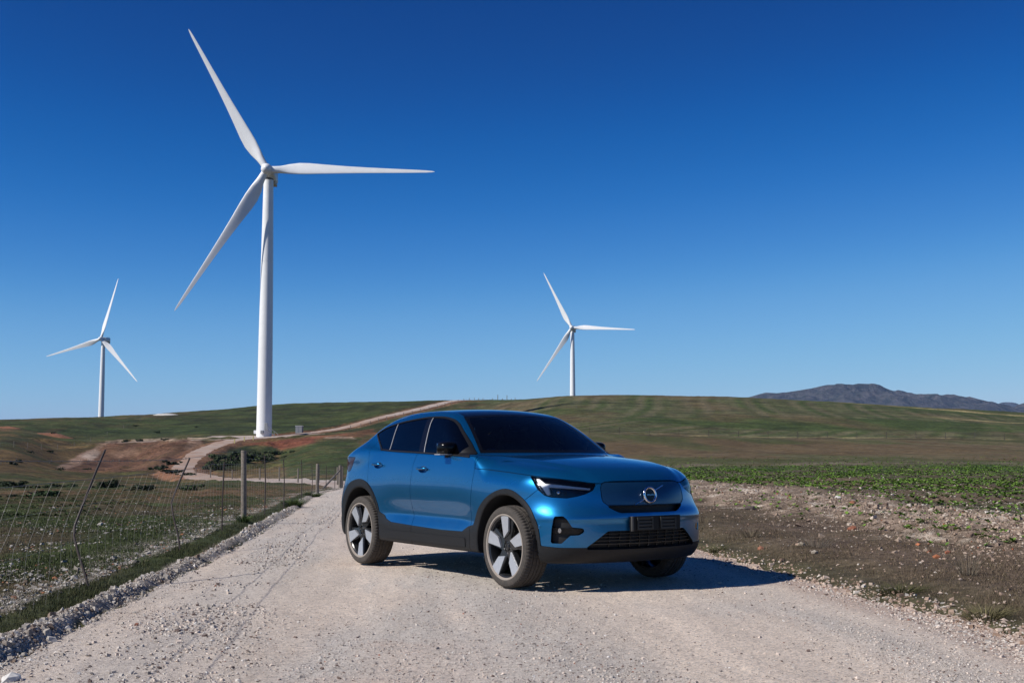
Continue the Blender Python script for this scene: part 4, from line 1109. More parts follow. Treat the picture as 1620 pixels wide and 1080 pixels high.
M_GLOSSBLK = simple("gloss_black_trim", (0.005, 0.005, 0.006), 0.16, spec=0.3)
M_MIRROR = simple("black_mirror_cap", (0.004, 0.004, 0.005), 0.22, spec=0.22)
M_PANEL = simple("blue_panel_dark_reflection", (0.008, 0.045, 0.105), 0.32, 0.35, 0.7, var=0.05)  # body blue darkened to stand in for the ground reflected in the panel
M_TRIM = simple("satin_black_trim", (0.008, 0.008, 0.009), 0.45, spec=0.25)
M_DARK = simple("dark_cavity_plastic", (0.006, 0.006, 0.007), 0.6)
M_GRILLE = simple("gloss_black_grille", (0.012, 0.012, 0.014), 0.25)
M_CHROME = simple("bright_metal", (0.75, 0.76, 0.78), 0.12, 1.0, var=0.03)
M_SILVERLINE = simple("light_edge_seal", (0.42, 0.42, 0.42), 0.35, 0.2)
M_TINT = glass_mat("tinted_side_glass", (0.0008, 0.001, 0.0016), (0.035, 0.04, 0.05))
M_WIND = glass_mat("windscreen_glass", (0.0012, 0.0015, 0.002), (0.78, 0.82, 0.82))
M_ROOFG = simple("roof_glass", (0.004, 0.005, 0.007), 0.04, coat=0.4)
M_LENS = glass_mat("clear_lamp_lens", (0.001, 0.001, 0.001), (0.85, 0.87, 0.9))
M_DRL = simple("white_light_guide", (0.92, 0.93, 0.95), 0.3, var=0.02)
M_TAIL = simple("dark_red_lamp", (0.022, 0.004, 0.010), 0.15)
M_TYRE = dusty("dusty_tyre_rubber", (0.050, 0.046, 0.042), (0.15, 0.12, 0.10), 0.32, 0.85, 45, 0.3)
M_RIMLIP = dusty("dusty_rim_edge", (0.30, 0.27, 0.24), (0.24, 0.19, 0.15), 0.8, 0.5)
M_SILVER = simple("machined_alloy", (0.56, 0.58, 0.62), 0.36, 0.6, var=0.08)
M_ALLOYBLK = simple("black_alloy", (0.02, 0.021, 0.023), 0.22)
M_DISC = simple("brake_steel", (0.30, 0.29, 0.28), 0.4, 0.9)
M_SEAT = simple("grey_upholstery", (0.20, 0.20, 0.195), 0.8)
M_DASH = simple("dark_dashboard", (0.055, 0.055, 0.055), 0.6)

V0, Q0 = surface_nets(0.0142)
_g = car_N(V0, 0.0025); _g /= np.maximum(np.linalg.norm(_g, axis=1), 1e-9)[:, None]
SKIN = Patch(V0, _g, np.concatenate([Q0[:, [0, 1, 2]], Q0[:, [0, 2, 3]]]))
SKIN.N[np.abs(SKIN.V[:, 1]) < 1e-6, 1] = 0
car = tag(empty('parked_car', CAR_LOC, CAR_ROT), 'blue coupe-style electric SUV parked askew on the gravel road', 'car')

GAP = 0.0028
rest = SKIN
def take(dist, gap=0.0, lo=None):
    """cut the region dist<0 out of what is left of the skin"""
    global rest
    d = dist(rest.V)
    a, b = rest.split(d + gap)
    if gap:
        d2 = dist(b.V); _, b = b.split(d2 - gap)
    rest = b
    return a
XZ = lambda poly: (lambda V: poly_sd(V[:, 0], V[:, 2], poly))
SZ = lambda poly: (lambda V: np.where(V[:, 0] > 0.1, poly_sd(V[:, 0] - np.abs(V[:, 1]), V[:, 2], poly), 1.0))
YZ = lambda poly: (lambda V: np.where(V[:, 0] > 0.3, poly_sd(V[:, 1], V[:, 2], poly), 1.0))
def sym(pts):   # right half given as (a,z): closed polygon symmetric in y
    return pts + [(-a, z) for a, z in reversed(pts)]

# --- wheel housings and underside
def d_well(V):
    d = np.full(len(V), 1.0)
    for cx in WHEELS_X: d = np.minimum(d, np.hypot(V[:, 0] - cx, V[:, 2] - 0.365) - 0.4345)
    return d
wells = take(d_well)
under = take(lambda V: np.maximum(V[:, 2] - (0.285 - 0.035 * sstep(0.1, 0.5, V[:, 0])), -(-0.6 - car_N(V, 0.004)[:, 2]) * 0.05 - 0.02))
# --- glazing
DLO = crv([(-2.735, 1.352), (-2.603, 1.406), (-2.376, 1.452), (-2.047, 1.490), (-1.737, 1.510), (-1.458, 1.507), (-1.264, 1.478), (-1.150, 1.438), (-1.080, 1.402),
       (-0.970, 1.340), (-0.878, 1.285), (-0.800, 1.235), (-0.720, 1.180), (-0.610, 1.110)]) + [(-0.82, 1.122), (-1.209, 1.136), (-1.611, 1.149), (-2.102, 1.163)] + crv([(-2.102, 1.163), (-2.33, 1.174), (-2.40, 1.182), (-2.555, 1.258)])
def d_dlo(V):
    d = poly_sd(V[:, 0], V[:, 2], DLO)
    return np.where(np.abs(V[:, 1]) > 0.45, d, 1.0)
dlo = take(d_dlo, 0.0012)
WS_TOP = lambda a: -1.165 - 0.06 * (a / 0.56) ** 2
COWL = lambda a: -0.475 - 0.19 * (a / 0.74) ** 2
def d_top_edge(V, off=0.0):       # black + glass screen, bounded by the body-coloured pillar
    x, a, z = V[:, 0], np.abs(V[:, 1]), V[:, 2]
    lim = np.interp(x, [-1.6, -1.22, -0.884, -0.617, -0.4], [0.475, 0.568, 0.668, 0.748, 0.80])
    return a - lim
def d_screen(V):
    x, a = V[:, 0], np.abs(V[:, 1])
    d = np.maximum(d_top_edge(V), np.maximum(WS_TOP(a) - x, x - COWL(a)))
    return np.where(V[:, 2] > 1.0, d, 1.0)
screen = take(d_screen, 0.0015)
def d_roofglass(V):
    x, a = V[:, 0], np.abs(V[:, 1])
    lim = np.interp(x, [-2.5, -1.6, -1.22], [0.50, 0.505, 0.555])
    d = np.maximum(a - lim, np.maximum(x - WS_TOP(a), -2.42 - x))
    return np.where(V[:, 2] > 1.3, d, 1.0)
roofglass = take(d_roofglass, 0.0015)
def d_rear_screen(V):
    x, a = V[:, 0], np.abs(V[:, 1])
    return np.where(V[:, 2] > 1.1, np.maximum(a - np.interp(x, [-3.3, -2.7], [0.60, 0.53]), np.maximum(x + 2.74, -3.26 - x)), 1.0)
rear_screen = take(d_rear_screen, 0.002)
# --- lamps, grille, intakes
HEAD = [(-0.56, 0.963), (-0.494, 0.955), (-0.185, 0.935), (0.227, 0.900), (0.239, 0.894), (0.211, 0.847), (0.132, 0.818), (0.032, 0.797), (-0.09, 0.782), (-0.28, 0.788), (-0.358, 0.802), (-0.448, 0.848), (-0.515, 0.913)]
DRL = [(-0.492, 0.944), (-0.447, 0.944), (-0.362, 0.902), (-0.179, 0.893), (0.185, 0.866), (0.176, 0.852), (-0.011, 0.862), (-0.318, 0.874), (-0.292, 0.806), (-0.336, 0.806), (-0.393, 0.863)]
DRL2 = [(-0.527, 0.948), (-0.515, 0.948), (-0.405, 0.845), (-0.372, 0.808), (-0.384, 0.808), (-0.415, 0.843)]
INTAKE = [(-0.237, 0.621), (-0.221, 0.634), (-0.122, 0.637), (-0.078, 0.612), (-0.016, 0.546), (0.093, 0.539), (0.127, 0.526), (0.112, 0.501), (0.062, 0.481), (-0.038, 0.478), (-0.143, 0.412), (-0.259, 0.412), (-0.275, 0.426), (-0.262, 0.535)]
head = take(SZ(HEAD), 0.0018)
intake = take(SZ(INTAKE), 0.0)
panel = take(YZ(sym([(0.385, 0.915), (0.425, 0.900), (0.445, 0.860), (0.450, 0.79), (0.442, 0.752), (0.405, 0.722)])), 0.003)
slot = take(YZ(sym([(0.412, 0.7185), (0.40, 0.702), (0.335, 0.667), (0.30, 0.657)])), 0.0)
lower = take(YZ(sym([(0.405, 0.512), (0.425, 0.508), (0.585, 0.385), (0.590, 0.372), (0.575, 0.360)])), 0.0)
TAIL = [(-2.886, 1.104), (-2.913, 1.071), (-2.991, 0.966), (-3.05, 0.945), (-3.137, 0.985), (-3.30, 1.01), (-3.7, 1.02), (-3.7, 1.13), (-3.30, 1.106)]
tail = take(lambda V: np.where(V[:, 0] < -2.5, poly_sd(V[:, 0], V[:, 2], TAIL), 1.0), 0.002)
# --- bonnet
ZS = ([-1.45, -1.40, -1.214, -0.882, -0.557, -0.386, -0.314, -0.017, 0.173, 0.300, 0.335, 0.37, 0.449, 0.8], [1.020, 1.015, 1.008, 0.989, 0.966, 0.955, 0.949, 0.927, 0.906, 0.901, 0.906, 0.917, 0.920, 0.922])
def d_bonnet(V):
    x, a, z = V[:, 0], np.abs(V[:, 1]), V[:, 2]
    sv = x - a
    dz = (np.interp(sv, *ZS) - z)
    dx = np.maximum(COWL(a) - x, -0.50 - x) + 0.0
    side_cut = np.where(a > 0.80, -0.505 - x, COWL(a) + 0.012 - x)
    return np.where(x > -0.8, np.maximum(dz, side_cut), 1.0)
bonnet = take(d_bonnet, GAP)
# --- cladding
CLAD = [(1.2, 0.372), (0.60, 0.378)] + crv([(0.465, 0.389), (0.453, 0.503), (0.429, 0.584), (0.363, 0.681), (0.263, 0.769), (0.147, 0.828), (0.015, 0.848), (-0.133, 0.825), (-0.286, 0.76), (-0.402, 0.668),
        (-0.460, 0.586), (-0.500, 0.515)]) + [(-0.587, 0.497), (-0.68, 0.447), (-1.042, 0.442), (-1.609, 0.455)] + crv([(-2.02, 0.468), (-2.12, 0.495), (-2.17, 0.530), (-2.265, 0.562), (-2.300, 0.637), (-2.37, 0.735),
        (-2.486, 0.823), (-2.629, 0.871), (-2.785, 0.876), (-2.955, 0.838), (-3.085, 0.747), (-3.165, 0.640), (-3.20, 0.50), (-3.26, 0.43)]) + [(-3.8, 0.42), (-3.8, -0.2), (1.2, -0.2)]
clad = take(XZ(CLAD), 0.0012)
# --- doors
D_REAR = [(-1.575, 1.30), (-1.575, 1.14), (-1.612, 1.05), (-1.630, 0.80), (-1.640, 0.60), (-1.605, 0.52), (-1.585, 0.2), (-2.3, 0.2), (-2.3, 0.56), (-2.385, 0.74), (-2.515, 0.835), (-2.528, 0.862), (-2.588, 1.131), (-2.60, 1.255), (-2.55, 1.30), (-2.36, 1.30)]
D_FRONT = [(-0.555, 1.30), (-0.53, 1.10), (-0.505, 1.013), (-0.520, 0.85), (-0.546, 0.65), (-0.552, 0.2), (-1.585, 0.2), (-1.605, 0.52), (-1.640, 0.60), (-1.630, 0.80), (-1.612, 1.05), (-1.575, 1.14), (-1.575, 1.30)]
belt = lambda V: np.where(V[:, 2] > 1.0, 1.0, 1.0)
def d_door(poly):
    def f(V):
        zt = np.interp(V[:, 0], [-2.6, -2.371, -2.102, -1.611, -1.209, -0.82, -0.5], [1.30, 1.20, 1.178, 1.164, 1.151, 1.137, 1.12])
        return np.where(np.abs(V[:, 1]) > 0.5, np.maximum(poly_sd(V[:, 0], V[:, 2], poly), V[:, 2] - zt), 1.0)
    return f
rear_door = take(d_door(D_REAR), GAP * 0.9)
front_door = take(d_door(D_FRONT), GAP * 0.9)
# front wing, bumper
def d_bumper(V):
    x, a, z = V[:, 0], np.abs(V[:, 1]), V[:, 2]
    e = [(-0.455, 0.846), (-0.60, 0.768), (-0.70, 0.72), (-0.80, 0.30), (1.2, 0.30), (1.2, 0.93), (0.18, 0.915), (0.175, 0.905), (-0.1, 0.80), (-0.40, 0.83)]
    return np.where(x > 0.1, poly_sd(x - a, z, [(-0.45, 0.848), (-0.615, 0.762), (-0.75, 0.70), (-0.90, 0.2), (1.2, 0.2), (1.2, 0.905), (0.20, 0.9)]), 1.0)
bumper = take(d_bumper, GAP * 0.8)
wing = take(lambda V: np.where(V[:, 0] > -0.56, np.maximum(-0.53 - V[:, 0], V[:, 2] - 1.035), 1.0), 0.0)
body = rest

# --- shells
def put(patch, name, mat, parent, depth=0.012, off=0.0, mid=True):
    q = patch.offset(off) if off else patch
    return q.rim(depth).both().obj(name, mat, parent) if mid else q
def pair(patch, name, mat, depth=0.012, off=0.0, parent=None):
    out = []
    for i, sy in enumerate((-1, 1)):
        q = (patch.offset(off) if off else patch).rim(depth, False).side(sy)
        out.append(q.obj(name, mat, (parent[i] if parent else car)))
    return out
put(body, 'body_shell', PAINT, car)
bn = put(bonnet, 'bonnet', PAINT, car)
pair(wing, 'front_wing', PAINT)
bump_o = put(bumper, 'front_bumper', PAINT, car)
put(under, 'underbody', M_LINER, car, 0.0)
fw, rw = wells.split(wells.V[:, 0] * 0 - 1.3 - wells.V[:, 0])
pair(fw, 'wheel_arch_liner', M_LINER, 0.0); pair(rw, 'wheel_arch_liner', M_LINER, 0.0)
# dark structure behind the panel gaps
inner = SKIN
for dd in (lambda V: d_well(V) - 0.004, lambda V: d_dlo(V) - 0.0, lambda V: d_screen(V), lambda V: d_roofglass(V), lambda V: d_rear_screen(V), lambda V: SZ(HEAD)(V), lambda V: SZ(INTAKE)(V),
           lambda V: YZ(sym([(0.412, 0.720), (0.40, 0.702), (0.335, 0.667), (0.30, 0.657)]))(V), lambda V: YZ(sym([(0.405, 0.512), (0.425, 0.508), (0.585, 0.385), (0.590, 0.372), (0.575, 0.360)]))(V)):
    _, inner = inner.split(dd(inner.V))
inner.offset(-0.014).both().obj('inner_structure', M_DARK, car)
fd = pair(front_door, 'front_door', PAINT); rd = pair(rear_door, 'rear_door', PAINT)
# cladding: wheel arch trims, sills, lower bumper skirts, door cladding
c_fd, c_rest = clad.split(d_door(D_FRONT)(clad.V) + GAP)
_, c_rest = c_rest.split(d_door(D_FRONT)(c_rest.V) - GAP)
c_rd, c_rest = c_rest.split(d_door(D_REAR)(c_rest.V) + GAP)
_, c_rest = c_rest.split(d_door(D_REAR)(c_rest.V) - GAP)
sill_y = lambda V: V[:, 2] - 0.335
c_fa, c_rest = c_rest.split(np.maximum(np.abs(c_rest.V[:, 0] + 0.03) - 0.54, 0.0 * c_rest.V[:, 0] - 1) + np.where(np.abs(c_rest.V[:, 1]) < 0.80, 1.0, 0))
c_ra, c_rest = c_rest.split(np.abs(c_rest.V[:, 0] + 2.70) - 0.54 + np.where(np.abs(c_rest.V[:, 1]) < 0.80, 1.0, 0))
pair(c_fd, 'door_cladding', M_CLAD, 0.016, 0.005, fd); pair(c_rd, 'door_cladding', M_CLAD, 0.016, 0.005, rd)
pair(c_fa, 'wheel_arch_trim', M_CLAD, 0.018, 0.006); pair(c_ra, 'wheel_arch_trim', M_CLAD, 0.018, 0.006)
c_skirt, c_rest = c_rest.split(0.3 - c_rest.V[:, 0])
put(c_skirt, 'bumper_skirt', M_CLAD, car, 0.02, 0.006); put(c_rest, 'sill_trim', M_CLAD, car, 0.02, 0.004)
# recess line that runs along the sills
for i, sy in enumerate((-1, 1)):
    q, _ = SKIN.split(np.maximum(np.abs(SKIN.V[:, 2] - 0.352) - 0.040, np.abs(SKIN.V[:, 0] + 1.36) - 0.74) + np.where(np.abs(SKIN.V[:, 1]) < 0.7, 1.0, 0))
    q.offset(0.011).rim(0.012, False).side(sy).obj('sill_insert', M_CLAD, car)

# --- side glass: trim frame, panes, pillar applique
d = d_dlo(dlo.V)
def lower_trim(V): return np.interp(V[:, 0], [-2.371, -2.102, -1.611, -1.209, -0.82, -0.61], [1.178, 1.163, 1.149, 1.136, 1.122, 1.110]) - V[:, 2]
trim_in = np.maximum(d_dlo(dlo.V) + 0.015, lower_trim(dlo.V) + 0.008)
panes, frame = dlo.split(np.maximum(trim_in, np.where(dlo.V[:, 0] > -1.3, -(poly_sd(dlo.V[:, 0], dlo.V[:, 2], [(-0.55, 1.0), (-0.86, 1.0), (-0.835, 1.14), (-0.765, 1.255), (-0.6, 1.3)])), -1.0)))
pair(frame, 'window_trim', M_TRIM, 0.01, 0.003)
L1 = lambda V: (V[:, 0] - np.interp(V[:, 2], [1.15, 1.5], [-1.457, -1.64]))
L2 = lambda V: (V[:, 0] - np.interp(V[:, 2], [1.15, 1.5], [-1.565, -1.735]))
L3 = lambda V: (V[:, 0] - np.interp(V[:, 2], [1.17, 1.44], [-2.190, -2.308]))
fgl, rem = panes.split(-L1(panes.V) + 0.004)
line1, rem = rem.split(-L1(rem.V) - 0.005)
bp_, rem = rem.split(-L2(rem.V))
rgl, rem = rem.split(-L3(rem.V) + 0.004)
line2, qgl = rem.split(-L3(rem.V) - 0.005)
pair(fgl, 'window_glass', M_TINT, 0.004, -0.004, fd); pair(rgl, 'window_glass', M_TINT, 0.004, -0.004, rd); pair(qgl, 'quarter_glass', M_TINT, 0.004, -0.004)
pair(bp_, 'pillar_trim', M_GLOSSBLK, 0.008, -0.001)
pair(line1, 'window_seal', M_SILVERLINE, 0.006, 0.001, fd); pair(line2, 'window_seal', M_SILVERLINE, 0.006, 0.001, rd)
# --- windscreen with a black ceramic edge
dscr = d_screen(screen.V)
sg, sframe = screen.split(np.maximum(dscr + 0.036, screen.V[:, 0] - COWL(np.abs(screen.V[:, 1])) + 0.045))
put(sg, 'windscreen', M_WIND, car, 0.005, -0.003); put(sframe, 'windscreen_surround', M_GLOSSBLK, car, 0.008, -0.001)
put(roofglass, 'roof_panel', M_ROOFG, car, 0.01, 0.0); put(rear_screen, 'rear_window', M_TINT, car, 0.005, -0.003)
# --- headlamps
for sy in (-1, 1):
    hl = head.offset(-0.050); tub = head.side(sy)
    base = hl.side(sy).obj('headlight', M_GLOSSBLK, car)
    walls = head.rim(0.052, False); nT = len(head.T)
    Patch(walls.V, walls.N, walls.T[nT:]).compact().side(sy).obj('lamp_housing', M_GLOSSBLK, base)
    head.offset(-0.0005).rim(0.003, False).side(sy).obj('lamp_lens', M_LENS, base)
    g1, _ = head.split(poly_sd(head.V[:, 0] - head.V[:, 1], head.V[:, 2], DRL))
    g1.offset(-0.010).rim(0.02, False).side(sy).obj('running_light', M_DRL, base)
    g2, _ = head.split(poly_sd(head.V[:, 0] - head.V[:, 1], head.V[:, 2], DRL2))
    g2.offset(-0.014).rim(0.01, False).side(sy).obj('light_strip', M_SILVERLINE, base)
    for (s_, z_, r_) in ((-0.20, 0.828, 0.024), (-0.12, 0.832, 0.020), (0.03, 0.838, 0.016)):
        k = int(np.argmin((head.V[:, 0] - head.V[:, 1] - s_) ** 2 + (head.V[:, 2] - z_) ** 2))
        P = head.V[k] - head.N[k] * 0.040
        mb = MB(); mb.lathe([(r_ * math.cos(t), r_ * math.sin(t) * 0.9) for t in np.linspace(0, math.pi / 2, 6)], 20, 'X')
        o = mb.build('projector_lens', M_CHROME if r_ == 0.024 else M_GLOSSBLK, base)
        o.location = (P[0], P[1] * sy, P[2]); o.rotation_euler = (0, 0, -0.7 if sy < 0 else 0.7)
    # intake pocket, fog lamp blade
    ib = intake.offset(-0.045).side(sy).obj('side_intake', M_DARK, car)
    walls = intake.rim(0.047, False); nT = len(intake.T)
    Patch(walls.V, walls.N, walls.T[nT:]).compact().side(sy).obj('intake_surround', M_GLOSSBLK, ib)
    bl, _ = intake.split(poly_sd(intake.V[:, 0] - intake.V[:, 1], intake.V[:, 2], [(-0.26, 0.492), (-0.04, 0.488), (0.06, 0.490), (0.10, 0.508), (0.113, 0.522), (0.09, 0.530), (-0.02, 0.537), (-0.26, 0.540)]))
    bl.offset(-0.022).rim(0.02, False).side(sy).obj('fog_lamp_blade', M_GLOSSBLK, ib)
    fl, _ = intake.split(np.hypot((intake.V[:, 0] - intake.V[:, 1] + 0.170), intake.V[:, 2] - 0.517) - 0.021)
    fl.offset(-0.018).rim(0.004, False).side(sy).obj('fog_lamp', M_DRL if False else M_CHROME, ib)
pair(tail, 'tail_light', M_TAIL, 0.01, 0.001)
# --- grille panel, badge, slot, lower grille with slats
gp = put(panel, 'grille_panel', M_PANEL, car, 0.010, -0.003)
put(slot.offset(-0.05), 'upper_air_slot', M_DARK, car, 0.0)
lg = put(lower.offset(-0.045), 'lower_grille', M_DARK, car, 0.0)
def walls_only(p, depth, name, mat, parent):
    w = p.rim(depth); Patch(w.V, w.N, w.T[len(p.T):]).compact().both().obj(name, mat, parent)
walls_only(slot, 0.052, 'slot_surround', M_TRIM, car)
walls_only(lower, 0.047, 'grille_surround', M_CLAD, lg)
for z_ in (0.485, 0.457, 0.429, 0.401):
    q, _ = lower.split(np.abs(lower.V[:, 2] - z_) - 0.0048)
    if len(q.T): q.offset(-0.014).rim(0.02).both().obj('grille_slat', M_GRILLE, lg)
for a_ in (0.0, 0.10, 0.20, 0.30, 0.40, 0.49):
    q, _ = lower.split(np.abs(np.abs(lower.V[:, 1]) - a_) - 0.0035)
    q = q.offset(-0.022).rim(0.015)
    if a_ == 0: q.both().obj('grille_upright', M_GRILLE, lg)
    else:
        for sy in (-1, 1): q.side(sy).obj('grille_upright', M_GRILLE, lg)
# badge ring, diagonal bar, word mark (as the photograph shows them)
BZ = 0.803
bx = float(c_Xf(np.array([BZ]))[0])
tilt = math.atan2(float(c_Xf(np.array([0.86]))[0] - float(c_Xf(np.array([0.75]))[0])), 0.11)
badge = MB().lathe([(0.062 + 0.0115 * math.cos(t), 0.0115 * math.sin(t)) for t in np.linspace(0, 2 * math.pi, 12, endpoint=False)], 48, 'X', closed=True).build('badge', M_CHROME, car)
badge.location = (bx + 0.010, 0, BZ); badge.rotation_euler = (0, tilt, 0)
MB().lathe([(0.0, 0.004), (0.052, 0.004), (0.052, -0.012)], 40, 'X').build('badge_disc', M_GLOSSBLK, badge)
def bar(y0, z0, y1, z1, w=0.0055):
    P = []
    for t in np.linspace(0, 1, 7):
        y_, z_ = y0 + (y1 - y0) * t, z0 + (z1 - z0) * t
        P.append((float(c_Xf(np.array([z_]))[0]) - float(c_Sweep(np.array([abs(y_)]))[0]) * 1.42 + 0.006, y_, z_))
    MB().tube(P, w, 6).build('badge_bar', M_CHROME, car)
bar(-0.158, 0.726, -0.052, 0.772); bar(0.052, 0.834, 0.168, 0.880)
bar(0.048, 0.834, 0.068, 0.842, 0.010)
tc = bpy.data.curves.new('badge_letters', 'FONT'); tc.body = 'VOLVO'; tc.size = 0.0185; tc.extrude = 0.001; tc.align_x = 'CENTER'; tc.align_y = 'CENTER'; tc.space_character = 1.35
tc.materials.append(M_CHROME)
_t = link(bpy.data.objects.new('badge_letters', tc)); bpy.context.view_layer.update(); _me = bpy.data.meshes.new_from_object(_t.evaluated_get(bpy.context.evaluated_depsgraph_get())); bpy.data.objects.remove(_t)
to = link(bpy.data.objects.new('badge_letters', _me), badge); to.location = (0.0055, 0, 0)
to.rotation_euler = Matrix(((0, 0, 1), (1, 0, 0), (0, 1, 0))).to_euler()
# number plate holder: empty frame with two slatted clips
hp = empty('number_plate_holder'); hp.parent = car; hp.location = (0.872, 0.038, 0.568); hp.rotation_euler = (0, 0, 0)
MB().box((0, 0, 0), (0.022, 0.545, 0.122)).build('holder_frame', M_TRIM, hp, bevel=0.004)
MB().box((0.006, -0.262, 0), (0.030, 0.020, 0.122)).build('holder_end', simple("grey_bracket", (0.06, 0.058, 0.055), 0.5), hp, bevel=0.003)
m_clip = simple("dark_grey_clip", (0.020, 0.022, 0.021), 0.6)
for yc in (-0.125, 0.130):
    mb = MB()
    for k in range(4): mb.box((0.015, yc, -0.042 + 0.028 * k), (0.010, 0.165, 0.018))
    for sx in (-1, 1): mb.box((0.0165, yc + sx * 0.080, 0), (0.012, 0.016, 0.104))
    mb.build('plate_clip', m_clip, hp, bevel=0.002)
# --- small body details
for sy in (-1, 1):
    k = int(np.argmin(((SKIN.V - [0.455, 0.874, 0.542]) ** 2).sum(1))); P = SKIN.V[k]; n_ = SKIN.N[k]
    o = MB().lathe([(0, 0.0015), (0.008, 0.0015), (0.010, 0.0), (0.012, 0.002), (0.0145, 0.0015), (0.015, -0.002)], 20, 'X').build('parking_sensor', PAINT, car)
    o.location = (P[0], P[1] * sy, P[2]); o.rotation_euler = Vector((n_[0], n_[1] * sy, n_[2])).to_track_quat('X', 'Z').to_euler()
def outline_box(s0, z0, s1, z1, name):
    for sy in (-1,):
        q, _ = SKIN.split(np.where(SKIN.V[:, 0] > 0.3, np.abs(np.maximum(np.abs(SKIN.V[:, 0] - SKIN.V[:, 1] - (s0 + s1) / 2) - abs(s1 - s0) / 2, np.abs(SKIN.V[:, 2] - (z0 + z1) / 2) - abs(z1 - z0) / 2)) - 0.0013, 1.0))
        q.offset(0.0006).side(sy).obj(name, M_TRIM, bump_o)
outline_box(0.31 - 0.03, 0.560, 0.31 + 0.035, 0.600, 'tow_eye_cover')
outline_box(-0.07, 0.728, 0.0, 0.752, 'washer_cover')

# --- door handles; shade of the cups put into darker paint and bent normals
for (hx, hz, doors, poly) in ((-1.411, 1.001, fd, None), (-2.347, 1.033, rd, None)):
    for i, sy in enumerate((-1, 1)):
        cup, _ = SKIN.split(((SKIN.V[:, 0] - hx) / 0.085) ** 2 + ((SKIN.V[:, 2] - (hz - 0.008)) / 0.032) ** 2 - 1 + np.where(SKIN.V[:, 1] < 0.6, 9, 0))
        d2 = np.clip(1 - (((cup.V[:, 0] - hx) / 0.085) ** 2 + ((cup.V[:, 2] - (hz - 0.008)) / 0.032) ** 2), 0, 1)
        n2 = cup.N.copy(); n2[:, 2] += 0.9 * (hz - 0.008 - cup.V[:, 2]) / 0.032 * (d2 > 0); n2[:, 0] += 0.5 * (hx - cup.V[:, 0]) / 0.085
        n2 /= np.linalg.norm(n2, axis=1)[:, None]
        pc = Patch(cup.V + cup.N * 0.0012, n2, cup.T).side(sy); pc.obj('handle_cup_shade', simple("cup_shadow_paint", (0.006, 0.05, 0.15), 0.35, 0.4, 0.6) if 'CUP' not in globals() else CUP, doors[i])
        # grip
        P = []; R = []
        for t in np.linspace(-1, 1, 15):
            x_ = hx + 0.100 * t; z_ = hz + 0.004
            w = float(c_Wp(np.array([x_]))[0] + c_Pz(np.array([z_]))[0])
            P.append((x_, sy * (w + 0.004 + 0.030 * (1 - t ** 4)), z_)); R.append(0.0135 * math.sqrt(max(0.02, 1 - abs(t) ** 3)))
        h = MB().tube(P, R, 14).build('door_handle', PAINT, doors[i]); 
# --- wing mirrors
for sy in (-1, 1):
    me = bpy.data.meshes.new('wing_mirror'); bm = bmesh.new(); bmesh.ops.create_cube(bm, size=1.0)
    for v in bm.verts:
        v.co = Vector((v.co.x * 0.16, v.co.y * 0.215, v.co.z * 0.155))
        if v.co.x > 0: v.co.y *= 0.80; v.co.z *= 0.80; v.co.x -= 0.0
        if v.co.y * sy > 0 and v.co.z < 0: v.co.z *= 0.9
    bm.to_mesh(me); bm.free(); me.materials.append(M_MIRROR)
    for p_ in me.polygons: p_.use_smooth = True
    o = link(bpy.data.objects.new('wing_mirror', me), car)
    o.location = (-1.000, sy * 0.885, 1.195)
    sub = o.modifiers.new('s', 'SUBSURF'); sub.levels = 3; sub.render_levels = 3
    cr = me.attributes.new('crease_edge', 'FLOAT', 'EDGE')
    for i_ in range(len(me.edges)): cr.data[i_].value = 0.25
    MB().tube([(-0.02, 0, -0.05), (0.0, -sy * 0.045, -0.075), (0.03, -sy * 0.095, -0.115)], [0.036, 0.028, 0.034], 12).build('mirror_arm', M_TRIM, o)
    MB().box((0.012, sy * 0.045, -0.056), (0.105, 0.150, 0.008)).build('indicator_strip', M_SILVERLINE, o, bevel=0.003)
    MB().box((-0.066, 0, 0.0), (0.006, 0.15, 0.10)).build('mirror_glass', M_CHROME, o, bevel=0.002)
# --- wipers on the cowl
for y0, y1 in ():
    P = []
    for t in np.linspace(0, 1, 6):
        y_ = y0 + (y1 - y0) * t; x_ = float(COWL(abs(y_))) - 0.035 - 0.02 * math.sin(t * 3)
        z_ = float(c_Gf(np.array([x_ + 0.11 * (abs(y_) / 0.7) ** 2.2]))[0] - 0.028 * (abs(y_) / 0.6) ** 2) + 0.012
        P.append((x_, y_, z_))
    MB().tube(P, 0.006, 6).build('wiper', M_TRIM, car)
